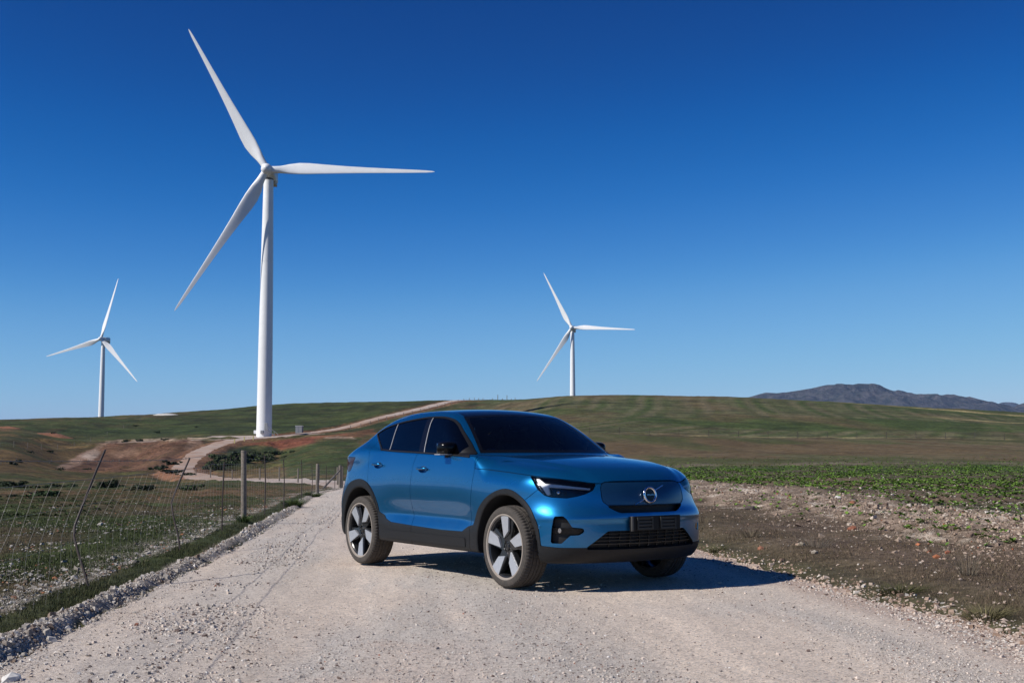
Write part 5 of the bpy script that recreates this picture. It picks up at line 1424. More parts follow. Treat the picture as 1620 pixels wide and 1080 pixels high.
# --- wheels
def wheel_meshes():
    R, W = 0.352, 0.245
    # tyre: lathe with grooves and notched shoulders
    prof = [(0.268, -0.105), (0.272, -0.116), (0.292, -0.1225), (0.312, -0.1215), (0.330, -0.116), (0.3425, -0.106), (0.3475, -0.096), (0.3500, -0.070), (0.3510, -0.060), (0.3440, -0.058), (0.3440, -0.051), (0.3515, -0.049),
            (0.3520, -0.022), (0.3450, -0.020), (0.3450, -0.012), (0.352, -0.010)]
    prof = prof + [(r, -h) for r, h in reversed(prof)]
    n = 216; P = np.array(prof); m = len(P)
    V = []; 
    for k in range(n):
        t = 2 * math.pi * k / n; pr = P.copy()
        if k % 3 == 0:
            sh = (np.abs(P[:, 1]) > 0.060) & (np.abs(P[:, 1]) < 0.112) & (P[:, 0] > 0.339)
            pr[sh, 0] -= 0.006
        if (k + 1) % 6 == 0:
            md = (np.abs(P[:, 1]) < 0.050) & (P[:, 0] > 0.348); pr[md, 0] -= 0.004
        V.append(np.stack([pr[:, 0] * math.cos(t), pr[:, 1], pr[:, 0] * math.sin(t)], 1))
    V = np.concatenate(V); k = np.arange(n)[:, None]; i = np.arange(m - 1)[None, :]
    F = np.stack([k * m + i, ((k + 1) % n) * m + i, ((k + 1) % n) * m + i + 1, k * m + i + 1], -1).reshape(-1, 4)
    o = np_mesh('tyre', V, F[:, ::-1], M_TYRE, smooth=False); ty = o.data; bpy.data.objects.remove(o)
    # rim barrel (outer face towards -y)
    br = MB().lathe([(0.280, -0.108), (0.2835, -0.112), (0.2800, -0.117), (0.2700, -0.116), (0.2660, -0.108), (0.2500, -0.095), (0.243, -0.07), (0.240, 0.05), (0.262, 0.10), (0.268, 0.10)], 72, 'Y').mesh('rim', M_ALLOYBLK)
    lip = MB().lathe([(0.2625, -0.1085), (0.2700, -0.1185), (0.2810, -0.1195), (0.2860, -0.1150), (0.2860, -0.1100)], 72, 'Y').mesh('rim_edge', M_RIMLIP)
    def fr(x, r, y): return (x, y, r)
    sil = MB(); poly = [(-0.062, 0.256), (-0.02, 0.263), (0.02, 0.263), (0.052, 0.257), (0.038, 0.137), (-0.034, 0.074)]
    def face_y(r): return -0.098 - 0.012 * (r - 0.06) / 0.2
    top = [fr(x, r, face_y(r)) for x, r in poly]; bot = [fr(x * 0.95, r, face_y(r) + 0.02) for x, r in poly]
    nn = len(poly); sil.add(top + bot, [tuple(range(nn)), tuple(range(2 * nn - 1, nn - 1, -1))] + [(i_, i_ + nn, (i_ + 1) % nn + nn, (i_ + 1) % nn) for i_ in range(nn)])
    sil = sil.mesh('spoke_face', M_SILVER, 20)
    blk = MB(); poly = [(-0.068, 0.262), (0.100, 0.250), (0.092, 0.235), (0.058, 0.137), (0.045, 0.050), (-0.050, 0.045), (-0.052, 0.09)]
    nn = len(poly); top = [fr(x, r, face_y(r) + (0.012 if x < 0.055 else 0.030)) for x, r in poly]; bot = [fr(x, r, face_y(r) + 0.055) for x, r in poly]
    blk.add(top + bot, [tuple(range(nn)), tuple(range(2 * nn - 1, nn - 1, -1))] + [(i_, i_ + nn, (i_ + 1) % nn + nn, (i_ + 1) % nn) for i_ in range(nn)])
    blk = blk.mesh('spoke', M_ALLOYBLK, 20)
    hub = MB().lathe([(0, -0.090), (0.030, -0.090), (0.034, -0.086), (0.036, -0.078), (0.062, -0.074), (0.074, -0.060), (0.076, 0.0)], 40, 'Y').mesh('hub', M_ALLOYBLK)
    cap = MB().lathe([(0.018, -0.0905), (0.018, -0.093), (0.0225, -0.093), (0.0225, -0.0905)], 32, 'Y').mesh('hub_ring', M_CHROME)
    nut = MB().lathe([(0, -0.088), (0.008, -0.088), (0.010, -0.084), (0.010, -0.07)], 6, 'Y').mesh('wheel_nut', M_CHROME)
    disc = MB().lathe([(0.07, -0.012), (0.155, -0.012), (0.155, 0.012), (0.07, 0.012)], 48, 'Y').mesh('brake_disc', M_DISC)
    cal = MB().prism([(0.10 * math.cos(t), 0.10 * math.sin(t)) for t in np.linspace(-0.5, 0.5, 6)] + [(0.172 * math.cos(t), 0.172 * math.sin(t)) for t in np.linspace(0.5, -0.5, 6)], -0.04, 0.03, Matrix.Rotation(math.pi / 2, 4, 'X')).mesh('brake_caliper', simple("caliper_grey", (0.14, 0.14, 0.14), 0.5))
    return ty, br, lip, sil, blk, hub, cap, nut, disc, cal
WM = wheel_meshes()
def add_wheel(x, sy, spin):
    w = link(bpy.data.objects.new('wheel', WM[1]), car)
    w.location = (x, sy * 0.800, 0.352); w.rotation_euler = (0, 0, 0 if sy < 0 else math.pi)
    def c(mesh, rot=0.0, loc=None):
        o = link(bpy.data.objects.new(mesh.name.split('.')[0], mesh), w); o.rotation_euler = (0, rot, 0)
        if loc: o.location = loc
        return o
    c(WM[0]); c(WM[2]); c(WM[5]); c(WM[6]); c(WM[8]); c(WM[9], -0.4 if sy < 0 else math.pi - 0.4)
    for k in range(5):
        a = spin + 2 * math.pi * k / 5
        c(WM[3], a); c(WM[4], a)
        c(WM[7], 0, (0.052 * math.sin(a + 0.5), 0, 0.052 * math.cos(a + 0.5)))
    return w
add_wheel(0.0, -1, 0.0); add_wheel(0.0, 1, 0.3); add_wheel(-2.702, -1, math.pi); add_wheel(-2.702, 1, 0.8)
# --- interior
def rbox(name, c, d, mat, parent, bev=0.05, rot=(0, 0, 0)):
    o = MB().box((0, 0, 0), d).build(name, mat, parent, bevel=bev, seg=4); o.location = c; o.rotation_euler = rot; return o
for yc in (-0.36, 0.36):
    s_ = rbox('front_seat', (-1.35, yc, 0.62), (0.52, 0.50, 0.16), M_SEAT, car)
    rbox('seat_back', (-0.27, 0, 0.36), (0.13, 0.48, 0.62), M_SEAT, s_, 0.05, (0, -0.25, 0))
    rbox('headrest', (-0.37, 0, 0.735), (0.09, 0.27, 0.17), M_SEAT, s_, 0.04, (0, -0.15, 0))
rb = rbox('rear_bench', (-2.25, 0, 0.62), (0.50, 1.25, 0.16), M_SEAT, car)
rbox('bench_back', (-0.27, 0, 0.30), (0.13, 1.25, 0.55), M_SEAT, rb, 0.05, (0, -0.4, 0))
rbox('dashboard', (-0.72, 0, 0.98), (0.42, 1.40, 0.20), M_DASH, car, 0.06)
rbox('cabin_floor', (-1.6, 0, 0.42), (2.4, 1.5, 0.06), M_DASH, car, 0.01)
sw = MB().lathe([(0.175 + 0.015 * math.cos(t), 0.015 * math.sin(t)) for t in np.linspace(0, 2 * math.pi, 8, endpoint=False)], 32, 'X', closed=True)
sw.box((0, 0, 0), (0.02, 0.33, 0.03)); sw = sw.build('steering_wheel', M_DASH, car); sw.location = (-0.98, -0.36, 1.02); sw.rotation_euler = (0, -0.4, 0)
mr = rbox('rear_view_mirror', (-1.10, 0, 1.40), (0.03, 0.24, 0.06), M_GLOSSBLK, car, 0.012)
print('car built', round(time.time() - T_START, 1))
# ------------------------------------------------------------------ loose stones, grass, crop, bushes
ICO = None
def rock_proto(sub=1):
    bm = bmesh.new(); bmesh.ops.create_icosphere(bm, subdivisions=sub, radius=1.0)
    v = np.array([q.co[:] for q in bm.verts]); f = np.array([[q.index for q in p.verts] for p in bm.faces]); bm.free(); return v, f
OCT = (np.array([(1, 0, 0), (-1, 0, 0), (0, 1, 0), (0, -1, 0), (0, 0, 1), (0, 0, -1)], float), np.array([(0, 2, 4), (2, 1, 4), (1, 3, 4), (3, 0, 4), (2, 0, 5), (1, 2, 5), (3, 1, 5), (0, 3, 5)]))
BOXR = (np.array([(-1, -1, -1), (1, -1, -1), (1, 1, -1), (-1, 1, -1), (-.8, -.8, 1), (.8, -.8, 1), (.8, .8, 1), (-.8, .8, 1)], float) * 0.75,
        np.array([(0, 1, 5), (0, 5, 4), (1, 2, 6), (1, 6, 5), (2, 3, 7), (2, 7, 6), (3, 0, 4), (3, 4, 7), (4, 5, 6), (4, 6, 7)]))
def scatter_rocks(name, X, Y, S, cols, mat, sink=0.3, flat=0.6):
    n = len(X); Z = ground_z(X, Y)
    out_v, out_f, out_c = [], [], []; off = 0
    which = rng.random(n) < 0.5
    for proto, m in ((OCT, which), (BOXR, ~which)):
        k = m.sum(); pv, pf = proto
        if not k: continue
        a = rng.random(k) * 2 * np.pi; s = S[m]
        v = pv[None] * (1 + 0.35 * (rng.random((k, len(pv), 1)) - 0.5)) * (1 + 0.5 * (rng.random((k, 1, 3)) - 0.5))
        tl = (rng.random((k, 2)) - 0.5) * 0.9
        v[:, :, 2] = v[:, :, 2] * flat + v[:, :, 0] * tl[:, :1] + v[:, :, 1] * tl[:, 1:]
        c, s_ = np.cos(a)[:, None], np.sin(a)[:, None]
        vx = v[:, :, 0] * c - v[:, :, 1] * s_; vy = v[:, :, 0] * s_ + v[:, :, 1] * c
        P = np.stack([X[m][:, None] + vx * s[:, None], Y[m][:, None] + vy * s[:, None], Z[m][:, None] + (v[:, :, 2] + flat * (1 - 2 * sink)) * s[:, None]], -1)
        out_v.append(P.reshape(-1, 3)); out_f.append((pf[None] + (np.arange(k) * len(pv))[:, None, None] + off).reshape(-1, 3)); off += k * len(pv)
        out_c.append(np.repeat(cols[m], len(pv), 0))
    o = np_mesh(name, np.concatenate(out_v), np.concatenate(out_f), mat, smooth=False, colors={'albedo': np.concatenate(out_c)})
    return tag(o, kind='stuff')
def attr_mat(name, rough=0.9, var=0.25, scale=60, trans=0.0):
    m, nt, b = new_mat(name); at_ = nt.nodes.new('ShaderNodeAttribute'); at_.attribute_name = 'albedo'
    n = noise(nt, scale, 4, 0.6, tex_obj(nt)); f = ramp(nt, n.outputs[0], [(0.3, (1 - var,) * 3), (0.7, (1 + var,) * 3)])
    nt.links.new(mixc(nt, 1.0, at_.outputs['Color'], f.outputs[0], 'MULTIPLY'), b.inputs['Base Color']); b.inputs['Roughness'].default_value = rough
    b.inputs['Specular IOR Level'].default_value = 0.2
    return m
M_STONE = attr_mat("loose_stone"); M_LEAF = attr_mat("leaf_and_blade", 0.7, 0.15, 8)
def sample(n, y0, y1, u0=-0.47, u1=0.47, power=2.0):
    """points in the viewed wedge, denser close by"""
    r = rng.random(n)
    if power == 1: Y = y0 * (y1 / y0) ** r
    else: p = 1 - power; Y = (y0 ** p + r * (y1 ** p - y0 ** p)) ** (1 / p)
    X = Y * (u0 + (u1 - u0) * rng.random(n)); return X, Y
def palette(n, cols, w, jit=0.15):
    c = np.array(cols)[rng.choice(len(cols), n, p=np.array(w) / sum(w))]
    return np.clip(c * (1 + jit * (rng.random((n, 1)) * 2 - 1)), 0.005, 0.9)
# road gravel (drawn towards streaks along the road)
X, Y = sample(330000, 4.3, 60, power=1.6); ol, orr = lat(X, Y); wd = np.maximum(-(ol + orr), .5); c = -ol / wd
n1 = fbm(c * 6, Y * 0.14, 0.5, 4, 90); n2 = fbm(X, Y, 1.1, 3, 93)
dens = 0.10 + 1.1 * np.exp(-((c - 0.12) / 0.085) ** 2) * sstep(0.30, 0.55, n2) + 0.45 * np.exp(-((c - 0.56) / 0.06) ** 2) + 0.5 * np.exp(-((c - 0.84) / 0.07) ** 2) + 0.45 * sstep(0.48, 0.66, n1) + 0.7 * np.exp(-((c - 0.97) / 0.03) ** 2)
k = (ol < -0.02) & (orr < 0.0) & (rng.random(len(X)) < dens * 0.66)
X, Y, cc = X[k], Y[k], c[k]; n = len(X)
S = np.exp(rng.normal(math.log(0.0038), 0.42, n)); S *= 1 + 1.3 * np.exp(-((cc - 0.12) / 0.09) ** 2) * (rng.random(n) < 0.45) + 0.7 * np.exp(-((cc - 0.96) / 0.03) ** 2); S = np.clip(S * (1 + 0.012 * np.clip(Y - 8, 0, 40)), 0.0022, 0.019)
print('road stones', n)
scatter_rocks('road_gravel', X, Y, S, palette(n, [(.50, .455, .41), (.57, .48, .41), (.34, .30, .265), (.15, .11, .095), (.64, .61, .57), (.28, .13, .09)], [36, 28, 20, 11, 3, 1.0]), M_STONE)
# windrow of stones on the left
X, Y = sample(260000, 5.5, 75, -0.47, -0.05, 1.7); ol, orr = lat(X, Y); j = (rng.random(len(X)) - .5) * 0.1
k = (ol > -0.05) & (ol < 0.24 + 0.25 * (fbm(X, Y, 1.2, 2, 140) - 0.5)) & (rng.random(len(X)) < np.where(ol > 0.04, 0.75, 0.45) * (0.35 + 1.1 * sstep(0.3, 0.55, fbm(X, Y, 0.7, 2, 141)))); X, Y = X[k], Y[k]; n = len(X); print('windrow', n)
S = np.clip(np.exp(rng.normal(math.log(0.0054), 0.6, n)) * (1 + 0.02 * np.clip(Y - 8, 0, 60)), 0.003, 0.032)
scatter_rocks('windrow_stones', X, Y, S, palette(n, [(.40, .36, .315), (.46, .42, .375), (.30, .26, .225), (.55, .52, .49), (.22, .165, .13)], [35, 22, 24, 6, 13]), M_STONE, 0.25, 0.75)
# stones in the pasture
X, Y = sample(110000, 6.5, 75, -0.47, -0.04, 1.5); ol, _ = lat(X, Y); nn = fbm(X, Y, 1.3, 3, 111)
k = (ol > 0.58) & (rng.random(len(X)) < np.exp(-(ol - 0.6) / 5.0) * (0.10 + 0.9 * sstep(0.44, 0.66, nn)) * 0.5 + 0.32 * np.exp(-((ol - 0.82) / 0.22) ** 2)); X, Y = X[k], Y[k]; n = len(X); print('pasture stones', n)
S = np.clip(np.exp(rng.normal(math.log(0.0105), 0.5, n)), 0.004, 0.05); far_ = sstep(22, 34, Y) + 0 * Y
c1 = palette(n, [(.37, .34, .305), (.28, .25, .21), (.47, .445, .41), (.20, .15, .115)], [40, 34, 12, 14]); c2 = palette(n, [(.30, .13, .07), (.22, .12, .08), (.35, .22, .15)], [4, 4, 2])
pick = (rng.random(n) < 0.08 + 0.75 * far_)[:, None]
scatter_rocks('pasture_stones', X, Y, S, np.where(pick, c2, c1), M_STONE, 0.3, 0.45)
# soil ridge clods and verge stones on the right
X, Y = sample(260000, 7, 60, -0.02, 0.47, 1.5); _, orr = lat(X, Y); nn = fbm(X, Y, 0.9, 3, 112)
dn = np.exp(-((orr - 4.5) / 1.3) ** 2) * 1.0 + 0.30 * (orr > 5.5) * np.exp(-np.maximum(orr - 5.5, 0) / 9) + 0.07 * sstep(1.5, 3, orr)
k = (orr > 0.05) & (rng.random(len(X)) < dn * (0.35 + 0.9 * sstep(0.35, 0.6, nn)) * 0.75); X, Y, orr = X[k], Y[k], orr[k]; n = len(X); print('clods', n)
S = np.clip(np.exp(rng.normal(math.log(0.0095), 0.6, n)), 0.004, 0.05) * np.where(orr > 6, 0.8, 1.0)
pal = np.where((sstep(5, 11, X * 1.0) * (rng.random(n)) > 0.25)[:, None], palette(n, [(.50, .44, .375), (.58, .53, .465), (.36, .29, .23), (.20, .14, .10)], [35, 25, 25, 15]), palette(n, [(.34, .26, .20), (.26, .19, .145), (.46, .39, .32), (.15, .105, .08), (.28, .10, .05)], [35, 28, 18, 18, 1.2]))
scatter_rocks('soil_clods', X, Y, S, pal, M_STONE, 0.3, 0.65)
X, Y = sample(60000, 6.5, 40, -0.02, 0.47, 1.7); _, orr = lat(X, Y); k = (orr > -0.12) & (rng.random(len(X)) < np.exp(-((orr - 0.04) / 0.13) ** 2) * 0.9 + 0.045 * (orr < 3)); X, Y = X[k], Y[k]; n = len(X); print('verge stones', n)
S = np.clip(np.exp(rng.normal(math.log(0.0095), 0.5, n)), 0.004, 0.028)
scatter_rocks('verge_stones', X, Y, S, palette(n, [(.44, .35, .29), (.50, .45, .40), (.36, .26, .20), (.22, .15, .11)], [40, 14, 30, 16]), M_STONE)
# single stones one can point at
def stone(px, py, Y, s, col, lab, grp=None, seed=1):
    X = at(px, py, Y)[0]; v, f = rock_proto(2 if s > 0.06 else 1); r = np.random.default_rng(seed)
    d = (0.85 + 0.35 * r.random(len(v))) * (1 + 0.35 * (fbm(v[:, 0] + 5 * seed, v[:, 1] + v[:, 2] * 1.7, 0.8, 3, seed) - 0.5) * 2)
    v = v * d[:, None] * np.array([1.0, 0.8, 0.62]) * s
    v[:, 2] = np.maximum(v[:, 2], -0.35 * s)
    o = np_mesh('stone', v, f, simple("stone_" + "abcdefghijkl"[seed % 12], col, 0.9, var=0.2, vscale=40, bmp=0.5), smooth=False)
    o.location = (X, Y, gz(X, Y) + 0.22 * s); o.rotation_euler = (0, 0, seed); return tag(o, lab, 'stone', grp)
stone(18, 1066, 6.43, 0.050, (.62, .60, .57), 'chunky off-white stone in the bottom left corner of the road', seed=1)
stone(377, 1068, 6.38, 0.018, (.58, .54, .48), 'small pale stone at the bottom edge of the road, left of centre', seed=2)
stone(1204, 912, 11.4, 0.0, (.5, .5, .5), 'x') if False else None
stone(1482, 898, 12.2, 0.042, (.30, .11, .05), 'rust-orange stone on the brown verge at the right', seed=3)
stone(1500, 891, 12.7, 0.040, (.30, .11, .06), 'flat dark orange stone just right of a rust-orange stone on the verge', seed=4)
stone(1452, 877, 13.7, 0.036, (.42, .15, .07), 'bright orange-red pebble on the soil behind the verge', seed=5)
stone(1349, 850, 16.4, 0.07, (.24, .09, .05), 'flat brick-red slab lying on the soil ridge at the right', seed=6)
stone(1350, 811, 22.8, 0.07, (.26, .11, .06), 'orange-brown rock on top of the pale soil ridge', seed=7)
stone(1326, 805, 24.0, 0.075, (.50, .48, .44), 'white rock standing on the crest of the soil ridge', seed=8)
stone(1268, 875, 13.9, 0.050, (.40, .34, .26), 'tan stone on the grass verge right of the car shadow', seed=9)
stone(1289, 887, 13.0, 0.046, (.36, .31, .25), 'second tan stone on the grass verge, nearer the road edge', seed=10)
stone(1203, 876, 13.9, 0.05, (.26, .115, .07), 'orange earth lump on the road bank at the shadow of the car', seed=11)
stone(1187, 817, 21.6, 0.09, (.07, .055, .05), 'dark lump of earth on the soil ridge near the car', seed=12)
print('stones', round(time.time() - T_START, 1))

def blades(name, X, Y, Hh, Wd, cols, per=4, spread=0.02, lean_=0.5, mat=M_LEAF, kind='stuff', z0=None):
    """upright triangle blades, `per` to each tuft"""
    n = len(X); Z = ground_z(X, Y) if z0 is None else z0
    X = np.repeat(X, per); Y = np.repeat(Y, per); Z = np.repeat(Z, per); Hh = np.repeat(Hh, per) * (0.6 + 0.7 * rng.random(n * per)); Wd = np.repeat(Wd, per); cols = np.repeat(cols, per, 0) * (0.8 + 0.4 * rng.random((n * per, 1)))
    N = n * per; sp = np.broadcast_to(np.repeat(np.broadcast_to(spread, (n,)), per), (N,))
    bx = X + rng.normal(0, 1, N) * sp; by = Y + rng.normal(0, 1, N) * sp
    a = rng.random(N) * 2 * np.pi; la = rng.random(N) * 2 * np.pi; ll = lean_ * rng.random(N) * Hh
    dx, dy = np.cos(a) * Wd / 2, np.sin(a) * Wd / 2
    v = np.stack([np.stack([bx - dx, by - dy, Z - 0.01], 1), np.stack([bx + dx, by + dy, Z - 0.01], 1), np.stack([bx + np.cos(la) * ll, by + np.sin(la) * ll, Z + Hh], 1)], 1).reshape(-1, 3)
    f = np.arange(3 * N).reshape(-1, 3)
    o = np_mesh(name, v, f, mat, smooth=False, colors={'albedo': np.clip(np.repeat(cols, 3, 0), 0.003, 0.9)})
    return tag(o, kind=kind) if kind else o
# grass strip behind the windrow
X, Y = sample(100000, 6, 70, -0.47, -0.05, 1.5); ol, _ = lat(X, Y); k = (ol > 0.22) & (ol < 0.66) & (rng.random(len(X)) < 0.25 + 0.9 * sstep(0.35, 0.6, fbm(X, Y, 0.8, 2, 142))); X, Y = X[k], Y[k]; n = len(X); print('strip grass', n)
blades('roadside_grass', X, Y, 0.018 + 0.032 * rng.random(n) ** 2, 0.004 + 0.00012 * Y, palette(n, [(.050, .062, .022), (.075, .072, .034), (.040, .048, .019)], [4, 3, 3], 0.3), 6, 0.03, 0.9)
# pasture grass and weeds
X, Y = sample(120000, 7, 70, -0.47, -0.04, 1.3); ol, _ = lat(X, Y); nn = fbm(X, Y, 2.0, 3, 61)
k = (ol > 0.8) & (rng.random(len(X)) < 0.30 + 0.6 * (1 - sstep(0.4, 0.6, nn))); X, Y, nn = X[k], Y[k], nn[k]; n = len(X); print('pasture', n)
blades('pasture_grass', X, Y, 0.012 + 0.034 * rng.random(n) ** 3, 0.005 + 0.0003 * Y, np.where((nn > 0.52)[:, None], palette(n, [(.085, .075, .035), (.10, .07, .035), (.05, .055, .02)], [3, 3, 3], 0.3), palette(n, [(.050, .070, .019), (.065, .082, .025), (.045, .052, .022)], [4, 3, 3], 0.3)), 4, 0.05, 1.0)
# dry grass on the right verge
X, Y = sample(150000, 6.8, 32, -0.02, 0.47, 1.5); _, orr = lat(X, Y); nn = fbm(X, Y, 0.8, 3, 113)
k = (orr > 0.15) & (orr < 3.6) & (rng.random(len(X)) < 0.5 * sstep(0.1, 0.6, orr) * (0.4 + 0.9 * sstep(0.4, 0.6, nn))); X, Y, nn = X[k], Y[k], nn[k]; n = len(X); print('verge grass', n)
blades('dry_verge_grass', X, Y, 0.010 + 0.022 * rng.random(n) ** 2, 0.004 + 0.0002 * Y, palette(n, [(.15, .11, .075), (.105, .078, .055), (.095, .080, .042), (.20, .15, .10)], [4, 4, 2, 1.5], 0.3), 4, 0.035, 1.8)
# crop seedlings in drilled rows
def leaves(name, X, Y, size, cols, per=5):
    n = len(X); Z = ground_z(X, Y); N = n * per
    X = np.repeat(X, per); Y = np.repeat(Y, per); Z = np.repeat(Z, per); s = np.repeat(size, per) * (0.6 + 0.8 * rng.random(N)); cols = np.repeat(cols, per, 0) * (0.75 + 0.5 * rng.random((N, 1)))
    a = rng.random(N) * 2 * np.pi; up = 0.25 + 0.75 * rng.random(N)
    d = np.stack([np.cos(a), np.sin(a), up], 1); d /= np.linalg.norm(d, axis=1)[:, None]; w = np.stack([-np.sin(a), np.cos(a), 0 * a], 1)
    b = np.stack([X, Y, Z + 0.01], 1); L = s[:, None]
    v = np.stack([b, b + d * L * 0.6 + w * L * 0.32, b + d * L, b + d * L * 0.6 - w * L * 0.32], 1)
    v[:, 2, 2] -= s * 0.12
    f = np.arange(4 * N).reshape(-1, 4)
    return tag(np_mesh(name, v.reshape(-1, 3), f, M_LEAF, smooth=False, colors={'albedo': np.clip(np.repeat(cols, 4, 0), .003, .9)}), kind='stuff')
X, Y = sample(230000, 13, 125, 0.02, 0.47, 1.15); _, orr = lat(X, Y)
row = np.round((X + 0.02 * Y) / 0.30) * 0.30 - 0.02 * Y; X = np.where(Y < 60, row + rng.normal(0, 0.03, len(X)), X)
nn = fbm(X, Y, 3.5, 3, 114); mm = fbm(X, Y, 12, 2, 115)
pr = sstep(5.4, 9.5, orr) * (0.25 + 0.75 * sstep(0.34, 0.55, nn)) * (0.6 + 0.4 * sstep(0.35, 0.6, mm)) * (1 - 0.93 * sstep(48, 112, Y + 25 * (mm - 0.5))) * (0.5 + 0.5 * sstep(18, 32, Y + orr)) + 0.030 * (orr > 2.6)
k = rng.random(len(X)) < pr * 0.25; X, Y = X[k], Y[k]; n = len(X); print('crop', n)
leaves('crop_seedlings', X, Y, 0.045 + 0.025 * rng.random(n) + 0.0005 * Y, palette(n, [(.115, .20, .032), (.09, .16, .028), (.145, .24, .038), (.065, .115, .025)], [4, 3, 2, 2], 0.2), 5)
# green weeds in the hill fields and left pasture (sparse clumps)
X, Y = sample(5000, 22, 120, -0.47, -0.06, 1.2); ol, _ = lat(X, Y); k = (ol > 4) & (fbm(X, Y, 6, 3, 116) > 0.52); X, Y = X[k], Y[k]; n = len(X)
leaves('pasture_weeds', X, Y, 0.035 + 0.045 * rng.random(n), palette(n, [(.045, .07, .022), (.05, .075, .022), (.03, .045, .016)], [3, 3, 3], 0.3), 8)
# twiggy dead plants on the verge, green tufts at the fence, bushes
def tuft(px, py, Y, h, r, col, lab, cat, grp=None, n=160, w=0.006, name='grass_tuft', lean_=0.9):
    X = at(px, py, Y)[0]; g = gz(X, Y)
    N = n; a = rng.random(N) * 2 * np.pi; rr = r * np.sqrt(rng.random(N)) * 0.5; bx, by = rr * np.cos(a), rr * np.sin(a)
    hh = h * (0.55 + 0.5 * rng.random(N)); le = lean_ * r * (0.3 + rng.random(N)); t = rng.random(N) * np.pi
    zz = ground_z(X + bx, Y + by) - g - 0.01
    dx, dy = np.cos(t) * w / 2, np.sin(t) * w / 2
    tip = np.stack([bx + np.cos(a) * le, by + np.sin(a) * le, zz + hh], 1); mid = np.stack([bx + np.cos(a) * le * 0.35, by + np.sin(a) * le * 0.35, zz + hh * 0.62], 1)
    b0 = np.stack([bx - dx, by - dy, zz], 1); b1 = np.stack([bx + dx, by + dy, zz], 1); m0 = mid - np.stack([dx, dy, 0 * dx], 1) * 0.8; m1 = mid + np.stack([dx, dy, 0 * dx], 1) * 0.8
    v = np.stack([b0, b1, m1, m0, tip], 1).reshape(-1, 3); i = np.arange(N)[:, None] * 5
    f = np.concatenate([i + [0, 1, 2], i + [0, 2, 3], i + [3, 2, 4]])
    c = np.repeat(palette(N, [col, tuple(0.7 * q for q in col), tuple(1.3 * q for q in col)], [3, 2, 2]), 5, 0)
    o = np_mesh(name, v, f, M_LEAF, smooth=False, colors={'albedo': c}); o.location = (X, Y, g); return tag(o, lab, cat, grp)
tuft(463, 804, 31, 0.20, 0.36, (.07, .105, .03), 'green grass clump at the fence foot beyond the big wooden post', 'grass tuft', n=420, w=0.012)
tuft(495, 785, 45, 0.18, 0.42, (.065, .095, .03), 'low green clump before the second wooden fence post', 'grass tuft', n=380, w=0.016)
tuft(384, 838, 20.6, 0.16, 0.16, (.05, .085, .02), 'grass tuft around the foot of the big wooden fence post', 'grass tuft', n=200, w=0.008)
tuft(1190, 865, 15.2, 0.15, 0.22, (.14, .115, .08), 'dry twiggy plant on the verge closest to the car', 'dead plant', n=90, w=0.004, name='dead_plant')
tuft(1290, 876, 13.6, 0.17, 0.26, (.13, .11, .085), 'grey twiggy plant beside the tan stones on the verge', 'dead plant', n=110, w=0.004, name='dead_plant')
tuft(1532, 925, 10.6, 0.24, 0.16, (.15, .125, .09), 'tallest dry stalky plant on the verge at the far right', 'dead plant', n=80, w=0.004, name='dead_plant')
tuft(1112, 840, 18.2, 0.22, 0.2, (.15, .12, .08), 'dry stalks on the verge right beside the bumper of the car', 'dead plant', n=60, w=0.004, name='dead_plant')
tuft(1560, 985, 8.5, 0.09, 0.24, (.13, .115, .055), 'long grass tuft hanging over the road edge at the far right', 'grass tuft', n=330, w=0.005)
tuft(1425, 945, 9.9, 0.08, 0.28, (.075, .075, .03), 'olive grass patch on the verge edge right of the car shadow', 'grass tuft', n=330, w=0.005)
tuft(1133, 873, 14.1, 0.09, 0.16, (.10, .10, .045), 'short olive tuft on the bank just behind the car shadow', 'grass tuft', n=160, w=0.005)
M_BARK = simple("dark_bark", (0.05, 0.04, 0.03), 0.9)
def bush(px, py, Y, w, h, lab, col=(.022, .034, .014), grp=None, n=900, cat='bush', name='bush'):
    X = at(px, py, Y)[0]; g = gz(X, Y); b = tag(empty(name, (X, Y, g)), lab, cat, grp)
    mb = MB()
    for k in range(5):
        a = k * 1.26; mb.tube([(0, 0, -0.1), (0.2 * w * math.cos(a), 0.2 * w * math.sin(a), 0.45 * h), (0.33 * w * math.cos(a), 0.33 * w * math.sin(a), 0.75 * h)], [0.03 * w, 0.02 * w, 0.008 * w], 5)
    mb.build('branches', M_BARK, b)
    nl = 16; cx_ = rng.normal(0, 0.27, (nl, 3)) * np.array([w, w, 0]) + rng.random((nl, 1)) * np.array([0, 0, 0.62 * h])
    rad = (0.08 + 0.14 * rng.random(nl))
    k = rng.integers(0, nl, n); d = rng.normal(0, 1, (n, 3)); d /= np.linalg.norm(d, axis=1)[:, None]
    P = cx_[k] + d * (rad[k] * (0.55 + 0.5 * rng.random(n)))[:, None] * np.array([w, w, h * 1.1]); P[:, 2] = np.maximum(P[:, 2], 0.02 * h)
    s = 0.045 * w * (0.6 + 0.8 * rng.random(n)) * (900 / n) ** 0.4; u = rng.normal(0, 1, (n, 3)); u /= np.linalg.norm(u, axis=1)[:, None]; q = np.cross(u, d); q /= np.linalg.norm(q, axis=1)[:, None] + 1e-6
    v = np.stack([P - u * s[:, None], P + q * s[:, None] * .7, P + u * s[:, None], P - q * s[:, None] * .7], 1).reshape(-1, 3)
    c = np.repeat(palette(n, [col, tuple(1.5 * t for t in col), tuple(0.7 * t for t in col)], [3, 2, 2], 0.25), 4, 0)
    np_mesh('foliage', v, np.arange(4 * n).reshape(-1, 4), M_LEAF, b, smooth=False, colors={'albedo': c}); return b
bush(85, 678, 366, 2.6, 1.6, 'round dark bush on the red soil mound at the far left')
bush(24, 765, 78, 1.3, 0.62, 'dark bush at the left edge in the green gully')
